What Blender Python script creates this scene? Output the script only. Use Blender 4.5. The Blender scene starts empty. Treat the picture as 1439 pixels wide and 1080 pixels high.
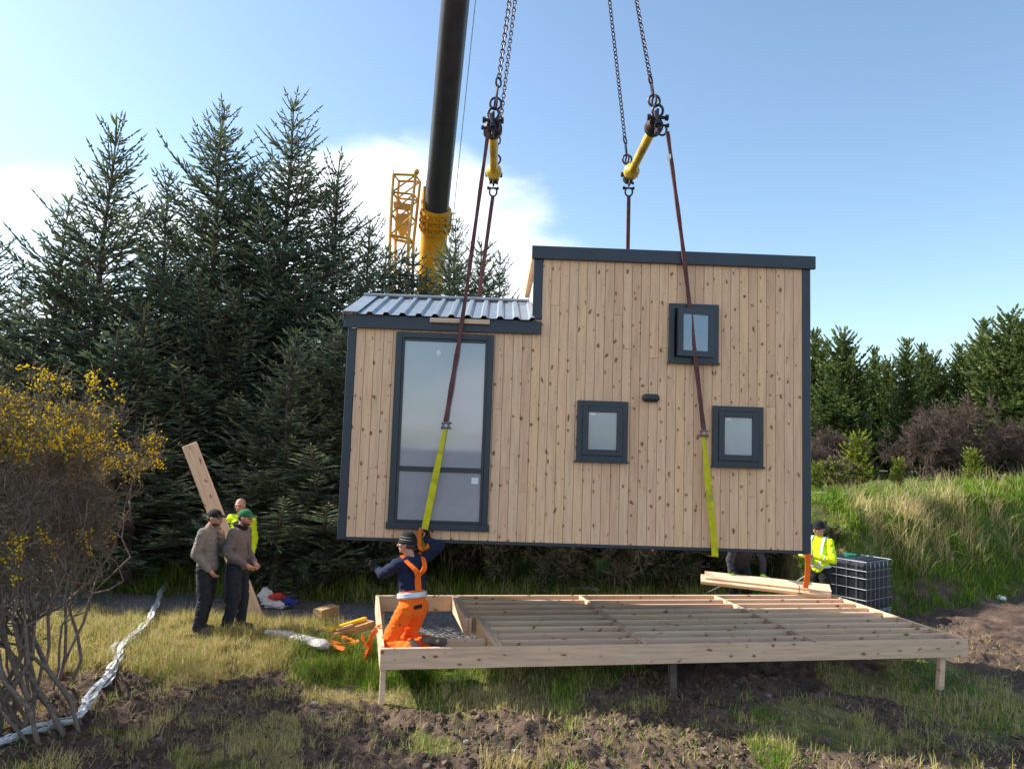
import bpy, math, random
import numpy as np
random.seed(7); R = np.random.RandomState(11)
PI = math.pi
C = bpy.context.scene.collection

# ------------------------------------------------------------------ camera numbers
W0, H0, F0 = 1439.0, 1080.0, 998.0
PITCH, ROLL = math.radians(4.956), math.radians(2.412)
CAM = np.array([0, 0, 2.95])
FW = np.array([0, math.cos(PITCH), math.sin(PITCH)]); UP = np.array([0, -math.sin(PITCH), math.cos(PITCH)])
RT = np.array([1.0, 0, 0])
CR = math.cos(ROLL)*RT + math.sin(ROLL)*UP; CU = -math.sin(ROLL)*RT + math.cos(ROLL)*UP
def at(px, py, Y):
    d = FW + (px-W0/2)/F0*CR - (py-H0/2)/F0*CU
    return CAM + d*(Y/d[1])
def V3(*a): return np.array(a, float)
def nrm(v):
    v = np.asarray(v, float); return v/(np.linalg.norm(v, axis=-1, keepdims=True)+1e-9)

# ------------------------------------------------------------------ noise
_T = R.rand(64, 64, 64)
def vnoise(x, y, z=0.0):
    x, y = np.asarray(x, float), np.asarray(y, float); z = np.zeros_like(x)+z
    xi, yi, zi = np.floor(x).astype(int), np.floor(y).astype(int), np.floor(z).astype(int)
    fx, fy, fz = x-xi, y-yi, z-zi
    fx, fy, fz = fx*fx*(3-2*fx), fy*fy*(3-2*fy), fz*fz*(3-2*fz)
    g = lambda a, b, c: _T[(xi+a) & 63, (yi+b) & 63, (zi+c) & 63]
    l = lambda a, b, t: a+(b-a)*t
    return l(l(l(g(0,0,0), g(1,0,0), fx), l(g(0,1,0), g(1,1,0), fx), fy), l(l(g(0,0,1), g(1,0,1), fx), l(g(0,1,1), g(1,1,1), fx), fy), fz)*2-1
def fbm(x, y, o=4, z=0.0, g=0.5):
    s, a = 0, 1.0
    for i in range(o):
        s = s+a*vnoise(x*2**i+17.3*i, y*2**i+5.1*i, z*2**i+3.3*i); a *= g
    return s
def sst(a, b, x):
    t = np.clip((x-a)/(b-a), 0, 1); return t*t*(3-2*t)

# ------------------------------------------------------------------ objects
def tag(o, label=None, cat=None, group=None, kind=None):
    if label: o['label'] = label
    if cat: o['category'] = cat
    if group: o['group'] = group
    if kind: o['kind'] = kind
    return o
def empty(name, loc=(0,0,0), rot=(0,0,0), **k):
    o = bpy.data.objects.new(name, None); C.objects.link(o)
    o.location = tuple(map(float, loc)); o.rotation_euler = rot; o.empty_display_size = .2
    return tag(o, **k)
def wloc(o):
    p = np.zeros(3)
    while o is not None:
        p = p+np.array(o.location); o = o.parent
    return p
def fast(name, V, F, attr=None):
    V = np.asarray(V, np.float32); F = np.asarray(F, np.int32); n, k = F.shape
    me = bpy.data.meshes.new(name)
    me.vertices.add(len(V)); me.vertices.foreach_set('co', V.ravel())
    me.loops.add(n*k); me.loops.foreach_set('vertex_index', F.ravel())
    me.polygons.add(n); me.polygons.foreach_set('loop_start', np.arange(0, n*k, k, dtype=np.int32))
    me.polygons.foreach_set('loop_total', np.full(n, k, np.int32))
    me.update(calc_edges=True)
    if attr is not None:
        a = me.attributes.new('v', 'FLOAT', 'FACE'); a.data.foreach_set('value', np.asarray(attr, np.float32))
    return me
def fobj(name, me, m, parent=None, smooth=False):
    o = bpy.data.objects.new(name, me); C.objects.link(o); me.materials.append(m)
    if parent: o.parent = parent
    if smooth: me.polygons.foreach_set('use_smooth', np.ones(len(me.polygons), bool))
    return o
class MB:
    def __init__(s): s.V, s.F, s.A, s.n = [], [], [], 0
    def add(s, V, F, a=0.0):
        V = np.asarray(V, float); s.V.append(V)
        for f in F: s.F.append(tuple(int(i)+s.n for i in f)); s.A.append(a)
        s.n += len(V); return s
    def box(s, lo, hi, a=0.0, bev=0.0, fr=None):
        lo, hi = np.minimum(lo, hi).astype(float), np.maximum(lo, hi).astype(float)
        if bev <= 0:
            V = np.array([[x, y, z] for x in (lo[0], hi[0]) for y in (lo[1], hi[1]) for z in (lo[2], hi[2])])
            F = [(0,1,3,2), (4,6,7,5), (0,4,5,1), (2,3,7,6), (0,2,6,4), (1,5,7,3)]
        else:
            V, F = [], []; c, h = (lo+hi)/2, (hi-lo)/2; b = min(bev, .45*min(h)*2/2)
            idx = {}
            for sx in (-1, 1):
                for sy in (-1, 1):
                    for sz in (-1, 1):
                        for ax in range(3):
                            p = np.array([sx, sy, sz])*h; q = p-np.array([sx, sy, sz])*b; q[ax] = p[ax]
                            idx[(sx, sy, sz, ax)] = len(V); V.append(c+q)
            for ax in range(3):
                o1, o2 = (ax+1) % 3, (ax+2) % 3
                for sg in (-1, 1):
                    f = []
                    for (a1, a2) in ((-1,-1), (1,-1), (1,1), (-1,1)):
                        k = [0,0,0]; k[ax] = sg; k[o1] = a1; k[o2] = a2; f.append(idx[(*k, ax)])
                    F.append(f if sg > 0 else f[::-1])
                for a1 in (-1, 1):
                    for a2 in (-1, 1):
                        k0 = [0,0,0]; k0[ax] = -1; k0[o1] = a1; k0[o2] = a2; k1 = list(k0); k1[ax] = 1
                        F.append((idx[(*k0, o1)], idx[(*k1, o1)], idx[(*k1, o2)], idx[(*k0, o2)]))
            for sx in (-1, 1):
                for sy in (-1, 1):
                    for sz in (-1, 1): F.append(tuple(idx[(sx, sy, sz, ax)] for ax in range(3)))
            V = np.array(V)
        if fr is not None:
            o, X, Y, Z = fr; V = np.asarray(o)+V[:, :1]*X+V[:, 1:2]*Y+V[:, 2:3]*Z
        return s.add(V, F, a)
    def beam(s, p, q, w, t, up=(0,0,1), a=0.0, bev=0.0):
        p, q = np.asarray(p, float), np.asarray(q, float); X = nrm(q-p); L = np.linalg.norm(q-p)
        Y = nrm(np.cross(up, X)); Z = np.cross(X, Y)
        return s.box((0, -w/2, -t/2), (L, w/2, t/2), a, bev, (p, X, Y, Z))
    def tube(s, pts, r, seg=8, a=0.0, caps=True, flat=None):
        pts = np.asarray(pts, float); n = len(pts); r = np.broadcast_to(r, (n,)) if np.ndim(r) < 2 else r
        T = nrm(np.gradient(pts, axis=0)); ref = V3(0,0,1) if abs(T[0][2]) < .9 else V3(1,0,0)
        V = []
        u = nrm(np.cross(T[0], ref))
        ang = np.arange(seg)/seg*2*PI
        for i in range(n):
            u = nrm(u-T[i]*np.dot(u, T[i])); w = np.cross(T[i], u)
            if flat is not None:
                fu = nrm(np.asarray(flat[0])-T[i]*np.dot(flat[0], T[i])); w = np.cross(T[i], fu); u2 = fu*flat[1]
            else: u2 = u
            V.append(pts[i]+r[i]*(np.cos(ang)[:, None]*u2+np.sin(ang)[:, None]*w))
        V = np.concatenate(V); F = []
        for i in range(n-1):
            for j in range(seg):
                k = (j+1) % seg; F.append((i*seg+j, i*seg+k, (i+1)*seg+k, (i+1)*seg+j))
        if caps: F += [tuple(range(seg))[::-1], tuple(range((n-1)*seg, n*seg))]
        return s.add(V, F, a)
    def cap(s, p, q, r1, r2, side=None, k=1.0, seg=14):
        """capsule from p to q; radius along `side` is multiplied by k"""
        p, q = np.asarray(p, float), np.asarray(q, float); L = np.linalg.norm(q-p); T = (q-p)/L if L > 1e-6 else V3(0,0,1)
        ref = side if side is not None else (V3(0,0,1) if abs(T[2]) < .9 else V3(1,0,0))
        u = nrm(np.asarray(ref)-T*np.dot(ref, T)); w = np.cross(T, u); ang = np.arange(seg)/seg*2*PI
        rows = [(p-T*r1*math.cos(t), r1*math.sin(t)) for t in np.linspace(0.12, PI/2, 5)]+[(q+T*r2*math.sin(t), r2*math.cos(t)) for t in np.linspace(0, PI/2-.12, 5)]
        V = np.concatenate([c+r*(np.cos(ang)[:, None]*u*k+np.sin(ang)[:, None]*w) for c, r in rows]); F = []; n = len(rows)
        for i in range(n-1):
            for j in range(seg):
                m = (j+1) % seg; F.append((i*seg+j, i*seg+m, (i+1)*seg+m, (i+1)*seg+j))
        F += [tuple(range(seg))[::-1], tuple(range((n-1)*seg, n*seg))]
        return s.add(V, F)
    def ell(s, c, rx, ry, rz, fr=None, seg=16, rings=10, lo=-1.0):
        X, Y, Z = fr if fr is not None else (V3(1,0,0), V3(0,1,0), V3(0,0,1))
        V, F = [], []; ph = np.linspace(math.asin(max(-.999, lo)), PI/2-.04, rings); ang = np.arange(seg)/seg*2*PI
        for t in ph:
            V.append(np.asarray(c)+np.cos(ang)[:, None]*X*rx*math.cos(t)+np.sin(ang)[:, None]*Y*ry*math.cos(t)+Z*rz*math.sin(t))
        V = np.concatenate(V)
        for i in range(rings-1):
            for j in range(seg):
                m = (j+1) % seg; F.append((i*seg+j, i*seg+m, (i+1)*seg+m, (i+1)*seg+j))
        F += [tuple(range(seg))[::-1], tuple(range((rings-1)*seg, rings*seg))]
        return s.add(V, F)
    def torus(s, c, n, R_, r, sx=1.0, along=None, seg=16, sub=6, arc=(0, 2*PI)):
        n = nrm(n); a1 = nrm(along if along is not None else np.cross(n, (0.3,.5,.8))); a1 = nrm(a1-n*np.dot(a1, n)); b1 = np.cross(n, a1)
        t = np.linspace(arc[0], arc[1], seg+1); closed = abs(arc[1]-arc[0]-2*PI) < 1e-6
        P = np.asarray(c)+np.cos(t)[:, None]*a1*R_*sx+np.sin(t)[:, None]*b1*R_
        V = []; N = seg if closed else seg+1
        for i in range(N):
            o = nrm(P[i]-np.asarray(c))
            tt = nrm(P[(i+1) % N if closed else min(i+1, N-1)]-P[(i-1) % N if closed else max(i-1, 0)]); o = nrm(np.cross(n, tt))
            an = np.arange(sub)/sub*2*PI
            V.append(P[i]+r*(np.cos(an)[:, None]*o+np.sin(an)[:, None]*n))
        V = np.concatenate(V); F = []
        for i in range(N if closed else N-1):
            for j in range(sub):
                m = (j+1) % sub; k = (i+1) % N; F.append((i*sub+j, i*sub+m, k*sub+m, k*sub+j))
        return s.add(V, F)
    def mesh(s, name, off=None):
        V = np.concatenate(s.V); 
        if off is not None: V = V-off
        me = bpy.data.meshes.new(name); me.from_pydata(V.tolist(), [], s.F); me.update()
        at_ = me.attributes.new('v', 'FLOAT', 'FACE'); at_.data.foreach_set('value', np.asarray(s.A, np.float32))
        return me
    def build(s, name, m, parent=None, world=True, smooth=False, **k):
        me = s.mesh(name, wloc(parent) if (world and parent is not None) else None)
        o = fobj(name, me, m, parent)
        if smooth:
            sm = np.ones(len(me.polygons), bool); me.polygons.foreach_set('use_smooth', sm)
            if hasattr(me, 'set_sharp_from_angle'): me.set_sharp_from_angle(angle=math.radians(40))
        return tag(o, **k)
    def solo(s, name, m, base, smooth=True, **k):
        """a thing that is one mesh, origin at base"""
        me = s.mesh(name, np.asarray(base, float)); o = fobj(name, me, m); o.location = tuple(map(float, base))
        if smooth:
            me.polygons.foreach_set('use_smooth', np.ones(len(me.polygons), bool))
            if hasattr(me, 'set_sharp_from_angle'): me.set_sharp_from_angle(angle=math.radians(40))
        return tag(o, **k)
def copy_tree(o, parent=None):
    c = o.copy(); C.objects.link(c); c.parent = parent
    for ch in list(o.children): copy_tree(ch, c)
    return c

# ------------------------------------------------------------------ materials
class N:
    def __init__(s, name):
        s.m = bpy.data.materials.new(name); s.m.use_nodes = True; s.t = s.m.node_tree; s.b = s.t.nodes['Principled BSDF']
    def n(s, typ, **k):
        x = s.t.nodes.new(typ)
        for a, b in k.items():
            if a.startswith('i_'):
                key = a[2:].replace('_', ' ')
                x.inputs[int(key) if key.isdigit() else key].default_value = b
            else: setattr(x, a, b)
        return x
    def l(s, a, b): s.t.links.new(a, b)
    def mix(s, fac, a, b, bt='MIX'):
        x = s.n('ShaderNodeMix', data_type='RGBA', blend_type=bt)
        for i, v in ((0, fac), (6, a), (7, b)):
            if isinstance(v, (int, float)): x.inputs[i].default_value = v
            elif isinstance(v, tuple): x.inputs[i].default_value = (*v, 1)[:4]
            else: s.l(v, x.inputs[i])
        return x.outputs[2]
    def ramp(s, fac, stops):
        x = s.n('ShaderNodeValToRGB'); e = x.color_ramp.elements
        while len(e) < len(stops): e.new(.5)
        for i, (p, c) in enumerate(stops):
            e[i].position = p; e[i].color = (*c, 1) if isinstance(c, tuple) else (c, c, c, 1)
        s.l(fac, x.inputs[0]); return x.outputs[0]
    def math(s, op, a, b=None, c=None):
        x = s.n('ShaderNodeMath', operation=op)
        for i, v in enumerate((a, b, c)):
            if v is None: continue
            if isinstance(v, (int, float)): x.inputs[i].default_value = v
            else: s.l(v, x.inputs[i])
        return x.outputs[0]
    def coord(s, scale=(1,1,1), src='Object'):
        tc = s.n('ShaderNodeTexCoord'); mp = s.n('ShaderNodeMapping'); mp.inputs['Scale'].default_value = scale
        s.l(tc.outputs[src], mp.inputs[0]); return mp.outputs[0]
    def noise(s, vec, scale, detail=4, rough=.55):
        x = s.n('ShaderNodeTexNoise'); x.inputs['Scale'].default_value = scale; x.inputs['Detail'].default_value = detail; x.inputs['Roughness'].default_value = rough
        s.l(vec, x.inputs['Vector']); return x.outputs[0]
    def bump(s, h, strength=.3, dist=.01):
        x = s.n('ShaderNodeBump'); x.inputs['Strength'].default_value = strength; x.inputs['Distance'].default_value = dist
        s.l(h, x.inputs['Height']); s.l(x.outputs[0], s.b.inputs['Normal'])
    def set(s, **k):
        for a, v in k.items():
            i = s.b.inputs[a.replace('_', ' ')]
            if isinstance(v, (int, float)): i.default_value = v
            elif isinstance(v, tuple): i.default_value = (*v, 1)[:4]
            else: s.l(v, i)
        return s
def plain(name, col, rough=.6, metal=0.0, var=.25, scale=12, bump=.15, dist=.004, dirt=None, dfac=.5, spec=.5):
    s = N(name); v = s.coord(); nz = s.noise(v, scale, 5)
    lo = tuple(c*(1-var) for c in col); hi = tuple(min(1, c*(1+var)) for c in col)
    c = s.ramp(nz, [(.3, lo), (.7, hi)])
    if dirt:
        n2 = s.noise(v, scale*.23, 6, .65); f = s.ramp(n2, [(.48, 0.0), (.62, dfac)]); c = s.mix(f, c, dirt)
    s.set(Base_Color=c, Roughness=rough, Metallic=metal, Specular_IOR_Level=spec)
    if bump: s.bump(s.noise(v, scale*3, 4), bump, dist)
    return s.m
def wood(name, base, axis='x', knot=(.13,.055,.022), board=None, knot_amt=1.0, dirt=0.0, gc=1.0):
    """sawn softwood, grain along `axis` of the object; attribute v tints each board"""
    s = N(name)
    if axis == 'x': g = s.coord((.9, 14, 14)); kv = (3.2, 0, 6.5)
    else: g = s.coord((14, 14, .9)); kv = (8.4, 0.0, 5.2)
    at_ = s.n('ShaderNodeAttribute'); at_.attribute_name = 'v'
    oi = s.n('ShaderNodeObjectInfo')
    off = s.n('ShaderNodeVectorMath', operation='ADD'); s.l(g, off.inputs[0])
    cb = s.n('ShaderNodeCombineXYZ'); s.l(s.math('MULTIPLY', oi.outputs['Random'], 40.0), cb.inputs[0]); s.l(s.math('MULTIPLY', at_.outputs['Fac'], 31.0), cb.inputs[1])
    s.l(cb.outputs[0], off.inputs[1])
    gn = s.noise(off.outputs[0], 2.2, 6, .6)
    lo = tuple(c*(1-.30*gc) for c in base); hi = tuple(min(1, c*(1+.14*gc)) for c in base)
    c = s.ramp(gn, [(.3, lo), (.52, base), (.72, hi)])
    tint = s.ramp(at_.outputs['Fac'], [(0, (.87,.81,.77)), (.3, (.97,.94,.92)), (.6, (1.0,1.0,.98)), (1.0, (1.05,1.0,.90))])
    c = s.mix(1.0, c, tint, 'MULTIPLY')
    # knots: jittered cells
    kc = s.coord(kv); k2 = s.n('ShaderNodeVectorMath', operation='ADD'); s.l(kc, k2.inputs[0])
    cb2 = s.n('ShaderNodeCombineXYZ'); s.l(s.math('MULTIPLY', oi.outputs['Random'], 57.0), cb2.inputs[0]); s.l(cb2.outputs[0], k2.inputs[1])
    warp = s.n('ShaderNodeTexNoise'); warp.inputs['Scale'].default_value = 1.3; s.l(k2.outputs[0], warp.inputs['Vector'])
    k3 = s.n('ShaderNodeVectorMath', operation='MULTIPLY_ADD'); s.l(warp.outputs[1], k3.inputs[0]); k3.inputs[1].default_value = (.7,.7,.7); s.l(k2.outputs[0], k3.inputs[2])
    sx_ = s.n('ShaderNodeSeparateXYZ'); s.l(k3.outputs[0], sx_.inputs[0]); cx2 = s.n('ShaderNodeCombineXYZ'); s.l(sx_.outputs[0], cx2.inputs[0]); s.l(sx_.outputs[2], cx2.inputs[1])
    vo = s.n('ShaderNodeTexVoronoi', voronoi_dimensions='2D'); vo.inputs['Scale'].default_value = 1.0; s.l(cx2.outputs[0], vo.inputs['Vector'])
    sp = s.n('ShaderNodeSeparateColor'); s.l(vo.outputs['Color'], sp.inputs[0])
    size = s.math('MULTIPLY', s.math('SUBTRACT', sp.outputs[0], .14), .19*knot_amt)
    d = s.math('SUBTRACT', size, vo.outputs['Distance'])
    kf = s.ramp(s.math('MULTIPLY_ADD', d, 9.0, .5), [(.40, 0.0), (.75, .82)])
    halo = s.ramp(s.math('MULTIPLY_ADD', d, 3.0, .5), [(.12, 0.0), (.6, .5)])
    c = s.mix(halo, c, tuple(b*k for b, k in zip(base, (.78,.58,.42)))); c = s.mix(kf, c, knot)
    if dirt:
        f = s.ramp(s.noise(s.coord(), 3.5, 6, .7), [(.5, 0.0), (.7, dirt)]); c = s.mix(f, c, (.16,.12,.09))
    s.set(Base_Color=c, Roughness=.72, Specular_IOR_Level=.3); s.bump(gn, .25, .003)
    return s.m
def foliage(name, stops, rough=.6, trans=.25):
    s = N(name); a = s.n('ShaderNodeAttribute'); a.attribute_name = 'v'
    c = s.ramp(a.outputs['Fac'], stops); s.set(Base_Color=c, Roughness=rough, Specular_IOR_Level=.3)
    if trans:
        tr = s.n('ShaderNodeBsdfTranslucent'); s.l(c, tr.inputs[0]); mx = s.n('ShaderNodeMixShader'); mx.inputs[0].default_value = trans
        s.l(s.b.outputs[0], mx.inputs[1]); s.l(tr.outputs[0], mx.inputs[2]); s.l(mx.outputs[0], s.t.nodes['Material Output'].inputs[0])
    return s.m
def cloth(name, col, var=.18, weave=160, rough=.9, dirt=None):
    s = N(name); v = s.coord(); nz = s.noise(v, 9, 5)
    c = s.ramp(nz, [(.3, tuple(x*(1-var) for x in col)), (.7, tuple(min(1, x*(1+var)) for x in col))])
    if dirt: c = s.mix(s.ramp(s.noise(v, 5, 5, .7), [(.52, 0.0), (.66, .6)]), c, dirt)
    s.set(Base_Color=c, Roughness=rough, Specular_IOR_Level=.2); s.b.inputs['Sheen Weight'].default_value = .04
    s.bump(s.noise(v, weave, 3), .2, .003); return s.m

M = {}
M['clad'] = wood('larch_cladding', (.82,.535,.345), 'z', knot_amt=.84, gc=.7)
M['timber'] = wood('sawn_timber', (.74,.515,.36), 'x', knot_amt=.74, gc=.8)
M['timber_end'] = plain('timber_block', (.42,.27,.13), .8, var=.3, scale=30)
M['trim'] = plain('anthracite_trim', (.028,.040,.058), .42, var=.12, scale=4, bump=.04)
M['frame'] = plain('anthracite_frame', (.026,.036,.050), .38, var=.1, scale=5, bump=.03)
M['roof'] = plain('corrugated_steel', (.24,.28,.325), .42, .3, var=.12, scale=5, bump=.05)
M['membrane'] = plain('pale_wall_board', (.62,.56,.47), .7, var=.08, scale=6)
M['under'] = plain('dark_underside', (.02,.02,.022), .8)
M['film'] = plain('white_sticker', (.75,.76,.78), .6, var=.05)
M['steel'] = plain('galvanised_steel', (.34,.36,.38), .38, .7, var=.2, scale=30)
M['darksteel'] = plain('dark_rigging_steel', (.035,.034,.045), .5, .6, var=.35, scale=30, dirt=(.10,.05,.03), dfac=.6)
M['shackle'] = plain('worn_shackle_steel', (.22,.21,.22), .45, .7, var=.35, scale=40, dirt=(.12,.06,.04), dfac=.6)
M['chain'] = plain('lacquered_chain', (.05,.032,.045), .45, .5, var=.35, scale=30, dirt=(.11,.05,.035), dfac=.5)
M['yellow'] = plain('yellow_crane_paint', (.75,.36,.02), .42, var=.12, scale=5, dirt=(.30,.16,.04), dfac=.55)
M['yellowbar'] = plain('yellow_spreader_paint', (.72,.43,.03), .4, var=.15, scale=8, dirt=(.25,.13,.03), dfac=.6)
M['boom'] = plain('grey_boom_paint', (.045,.042,.055), .36, .2, var=.2, scale=2.5, bump=.03)
M['rubber'] = plain('black_rubber', (.02,.02,.02), .8)
M['brownstrap'] = cloth('brown_round_sling', (.13,.055,.055), .3, 90, .85)
M['yellowstrap'] = cloth('yellow_web_sling', (.62,.56,.02), .15, 200, .7, dirt=(.25,.22,.04))
M['orange'] = cloth('orange_strap', (.80,.16,.02), .2, 150, .7)
M['plastic'] = plain('silver_white_wrap', (.66,.69,.73), .4, .1, var=.18, scale=10, bump=.6, dist=.02, dirt=(.30,.28,.25), dfac=.5)
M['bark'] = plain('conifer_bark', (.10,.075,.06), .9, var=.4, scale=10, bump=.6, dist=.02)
M['gorsebark'] = plain('gorse_bark', (.16,.125,.10), .9, var=.4, scale=18, bump=.6, dist=.012)
M['spruce'] = foliage('spruce_needles', [(0, (.048,.072,.046)), (.35, (.092,.140,.086)), (.62, (.16,.215,.155)), (.80, (.22,.25,.10)), (1, (.32,.38,.33))], .5, .2)
M['spruce_bare'] = foliage('spruce_dead_twigs', [(0, (.05,.035,.028)), (1, (.12,.09,.07))], .9, 0)
M['pine'] = foliage('pine_needles', [(0, (.042,.072,.022)), (.5, (.10,.15,.040)), (1, (.20,.245,.07))], .6, .25)
M['sapling'] = foliage('yellow_green_needles', [(0, (.12,.17,.02)), (1, (.30,.34,.04))], .6, .3)
M['gorse'] = foliage('gorse_spines', [(0, (.10,.085,.048)), (.5, (.19,.17,.08)), (1, (.33,.28,.15))], .7, .2)
M['flower'] = foliage('gorse_flowers', [(0, (.80,.55,.01)), (1, (.95,.78,.03))], .6, .3)
M['twig'] = foliage('bare_twigs', [(0, (.11,.08,.06)), (.5, (.22,.165,.125)), (1, (.36,.285,.21))], .9, 0)
M['heather'] = foliage('mauve_twigs', [(0, (.10,.072,.060)), (1, (.21,.155,.125))], .9, .1)
M['shrub'] = foliage('dark_shrub_leaves', [(0, (.025,.035,.012)), (.6, (.05,.075,.02)), (1, (.12,.15,.04))], .6, .25)
M['grass'] = foliage('grass_blades', [(0, (.055,.095,.014)), (.33, (.15,.27,.018)), (.5, (.30,.40,.035)), (.62, (.42,.36,.11)), (.85, (.56,.44,.19)), (1, (.64,.52,.30))], .6, .35)
M['glass'] = (lambda s: (s.set(Base_Color=s.ramp(s.noise(s.coord(), .7, 3), [(.3, (.25,.285,.34)), (.7, (.34,.345,.38))]), Roughness=.04, Specular_IOR_Level=.9, IOR=1.7, Coat_Weight=.6), s.m)[1])(N('window_glass'))
M['glass_small'] = (lambda s: (s.set(Base_Color=s.ramp(s.noise(s.coord(), 1.7, 3), [(.3, (.13,.19,.27)), (.7, (.22,.29,.37))]), Roughness=.05, Specular_IOR_Level=.9, IOR=1.6, Coat_Weight=.5), s.m)[1])(N('small_window_glass'))
M['gap_shade'] = plain('painted_gap_shade', (.012,.014,.018), .3)
M['tank'] = plain('black_tank_plastic', (.007,.009,.016), .5, var=.2, scale=4, bump=.03)
M['green_lid'] = plain('green_plastic_lid', (.02,.22,.14), .4)
M['white'] = plain('white_plastic_bag', (.72,.72,.74), .5, bump=.5, dist=.02, scale=10)
M['red'] = plain('red_plastic_bag', (.62,.05,.025), .5, bump=.5, dist=.02, scale=10)
M['blue'] = plain('blue_plastic_bag', (.02,.035,.28), .5, bump=.5, dist=.02, scale=10)
M['sack'] = plain('pale_sack', (.55,.50,.49), .8, bump=.5, dist=.02, scale=14)
M['level'] = plain('yellow_spirit_level', (.75,.50,.02), .4, var=.1)
M['skin'] = plain('skin', (.50,.255,.18), .5, var=.15, scale=18, bump=.05)
M['stubble'] = plain('short_hair', (.06,.045,.035), .8, var=.3, scale=60)
M['greyhair'] = plain('grey_hair', (.26,.23,.21), .8, var=.25, scale=60)
M['greyfleece'] = cloth('grey_fleece', (.22,.20,.18), .12)
M['mauvefleece'] = cloth('charcoal_fleece', (.14,.125,.13), .12)
M['navy'] = cloth('navy_sweater', (.014,.020,.050), .2)
M['blackcloth'] = cloth('black_cloth', (.016,.016,.019), .25)
M['trousers'] = cloth('dark_work_trousers', (.020,.023,.032), .3)
M['darkjacket'] = cloth('dark_padded_jacket', (.045,.043,.052), .25)
M['hivis'] = cloth('hi_vis_yellow', (.62,.86,.02), .08)
M['hivisorange'] = cloth('hi_vis_orange', (.95,.15,.012), .1)
M['reflect'] = plain('reflective_tape', (.58,.62,.68), .35, .2, var=.08)
M['greencap'] = cloth('green_cap_cloth', (.02,.14,.06), .12)
M['boot'] = plain('worn_boot', (.07,.055,.045), .7, var=.35, scale=25, dirt=(.16,.12,.08), dfac=.7)
M['greenglove'] = cloth('green_glove', (.42,.80,.04), .1)
M['yellowglove'] = cloth('yellow_glove', (.70,.58,.06), .15)
M['lens'] = plain('spectacle_lens', (.25,.27,.30), .1)
M['stone'] = plain('stone', (.20,.17,.15), .9, var=.35, scale=12)
M['clod'] = foliage('mud_clod', [(0, (.040,.027,.021)), (.6, (.10,.068,.051)), (1, (.19,.135,.095))], .85, 0)
M['cage'] = plain('dull_cage_tube', (.20,.22,.25), .5, .5, var=.2, scale=30)
M['lightbox'] = plain('wall_light_casing', (.03,.034,.042), .45, bump=.02)

# ------------------------------------------------------------------ ground
def footline(x): return np.where(x > 6, 14.35+(x-7.86)*.52, 15.3-.25*np.clip(6-x, 0, 8)*.35)
def gh(x, y, fine=True):
    x = np.asarray(x, float); y = np.asarray(y, float)
    h = .05*fbm(x*.35+3, y*.35, 3)
    h = h-.20*sst(1, 6, x)*sst(11.5, 8, y)-.08*sst(9.5, 7, y)
    h = h+.17*np.exp(-((x+4.0)**2/5.5+(y-10.1)**2/1.1))
    h = h+.16*np.exp(-((x+2.6)**2/.55+(y-9.95)**2/.35))
    pth = path_mask(x, y); h = h*(1-.7*pth)-.03*pth
    # bank on the right, running low behind the house
    Hb = .50+1.45*sst(2.0, 7.5, x)+.55*sst(9, 16, x); wd = 3.0-.9*sst(5, 8, x)
    fl = footline(x)+.25*vnoise(x*.9, x*0+4.4)
    t = (y-fl)/wd
    h = h+(.22*np.abs(fbm(x*1.9+2, y*1.9, 3))-.08)*sst(0, .3, t)*sst(2.2, 1.3, t)*sst(5, 7, x)
    h = h+Hb*sst(0, 1, t+.18*fbm(x*.7, y*.7, 3)*np.clip(t*3, 0, 1)*np.clip(3-2*t, 0, 1))+.12*fbm(x*1.1+9, y*1.1, 3)*sst(-.1, .3, t)*sst(1.7, .9, t)
    h = h+.5*sst(13.4, 17, y)*sst(-1, -4, x)
    h = h+.0*x
    if fine:
        m = mud_mask(x, y)
        tr = np.abs(np.sin((x*.94+y*.34)*24))*sst(.6, .2, np.abs(y-7.55+.08*x))*sst(.8, 1.6, x)*.045
        lump = fbm(x*2.4, y*2.4+7, 3)*.06+np.abs(fbm(x*6.5, y*6.5, 3))*.075+np.abs(fbm(x*15, y*15, 2))*.035-.05
        h = h+m*(lump+tr)+(1-m)*(1-pth)*(fbm(x*3.1, y*3.1, 3)*.03)+pth*fbm(x*20, y*20, 2)*.008
    return h
def path_mask(x, y):
    w = .25*fbm(x*.9, y*.9+50, 3)
    lo = np.where(x < -2, 11.35+.14*(-2-x), 11.35-.45*sst(-2, -1.2, x)); hi = 13.25+.05*(-x)
    return sst(-.12, .12, y-lo+w)*sst(.15, -.15, y-hi+w)*sst(2.0, 1.2, x+w)*sst(-14, -12, x)
def mud_mask(x, y):
    w = fbm(x*.8+31, y*.8, 4)
    lim = np.where(x < -2.6, 8.75, 8.3)+.45*w
    m = sst(.2, -.2, y-lim)
    rt = sst(6.4, 7.0, x+.3*w)*sst(15.4, 14.6, y-.52*(x-7.86)+.2*w)*sst(9.9, 10.6, y+.4*w)
    under = .95*sst(-.45, .15, w)*sst(.5, 1.5, x)*sst(12.5, 11, y)
    return np.clip(np.maximum(m*(1-.85*sst(.35, .75, fbm(x*1.3+8, y*1.3+3, 3))), np.maximum(rt*.95, under)), 0, 1)
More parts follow.
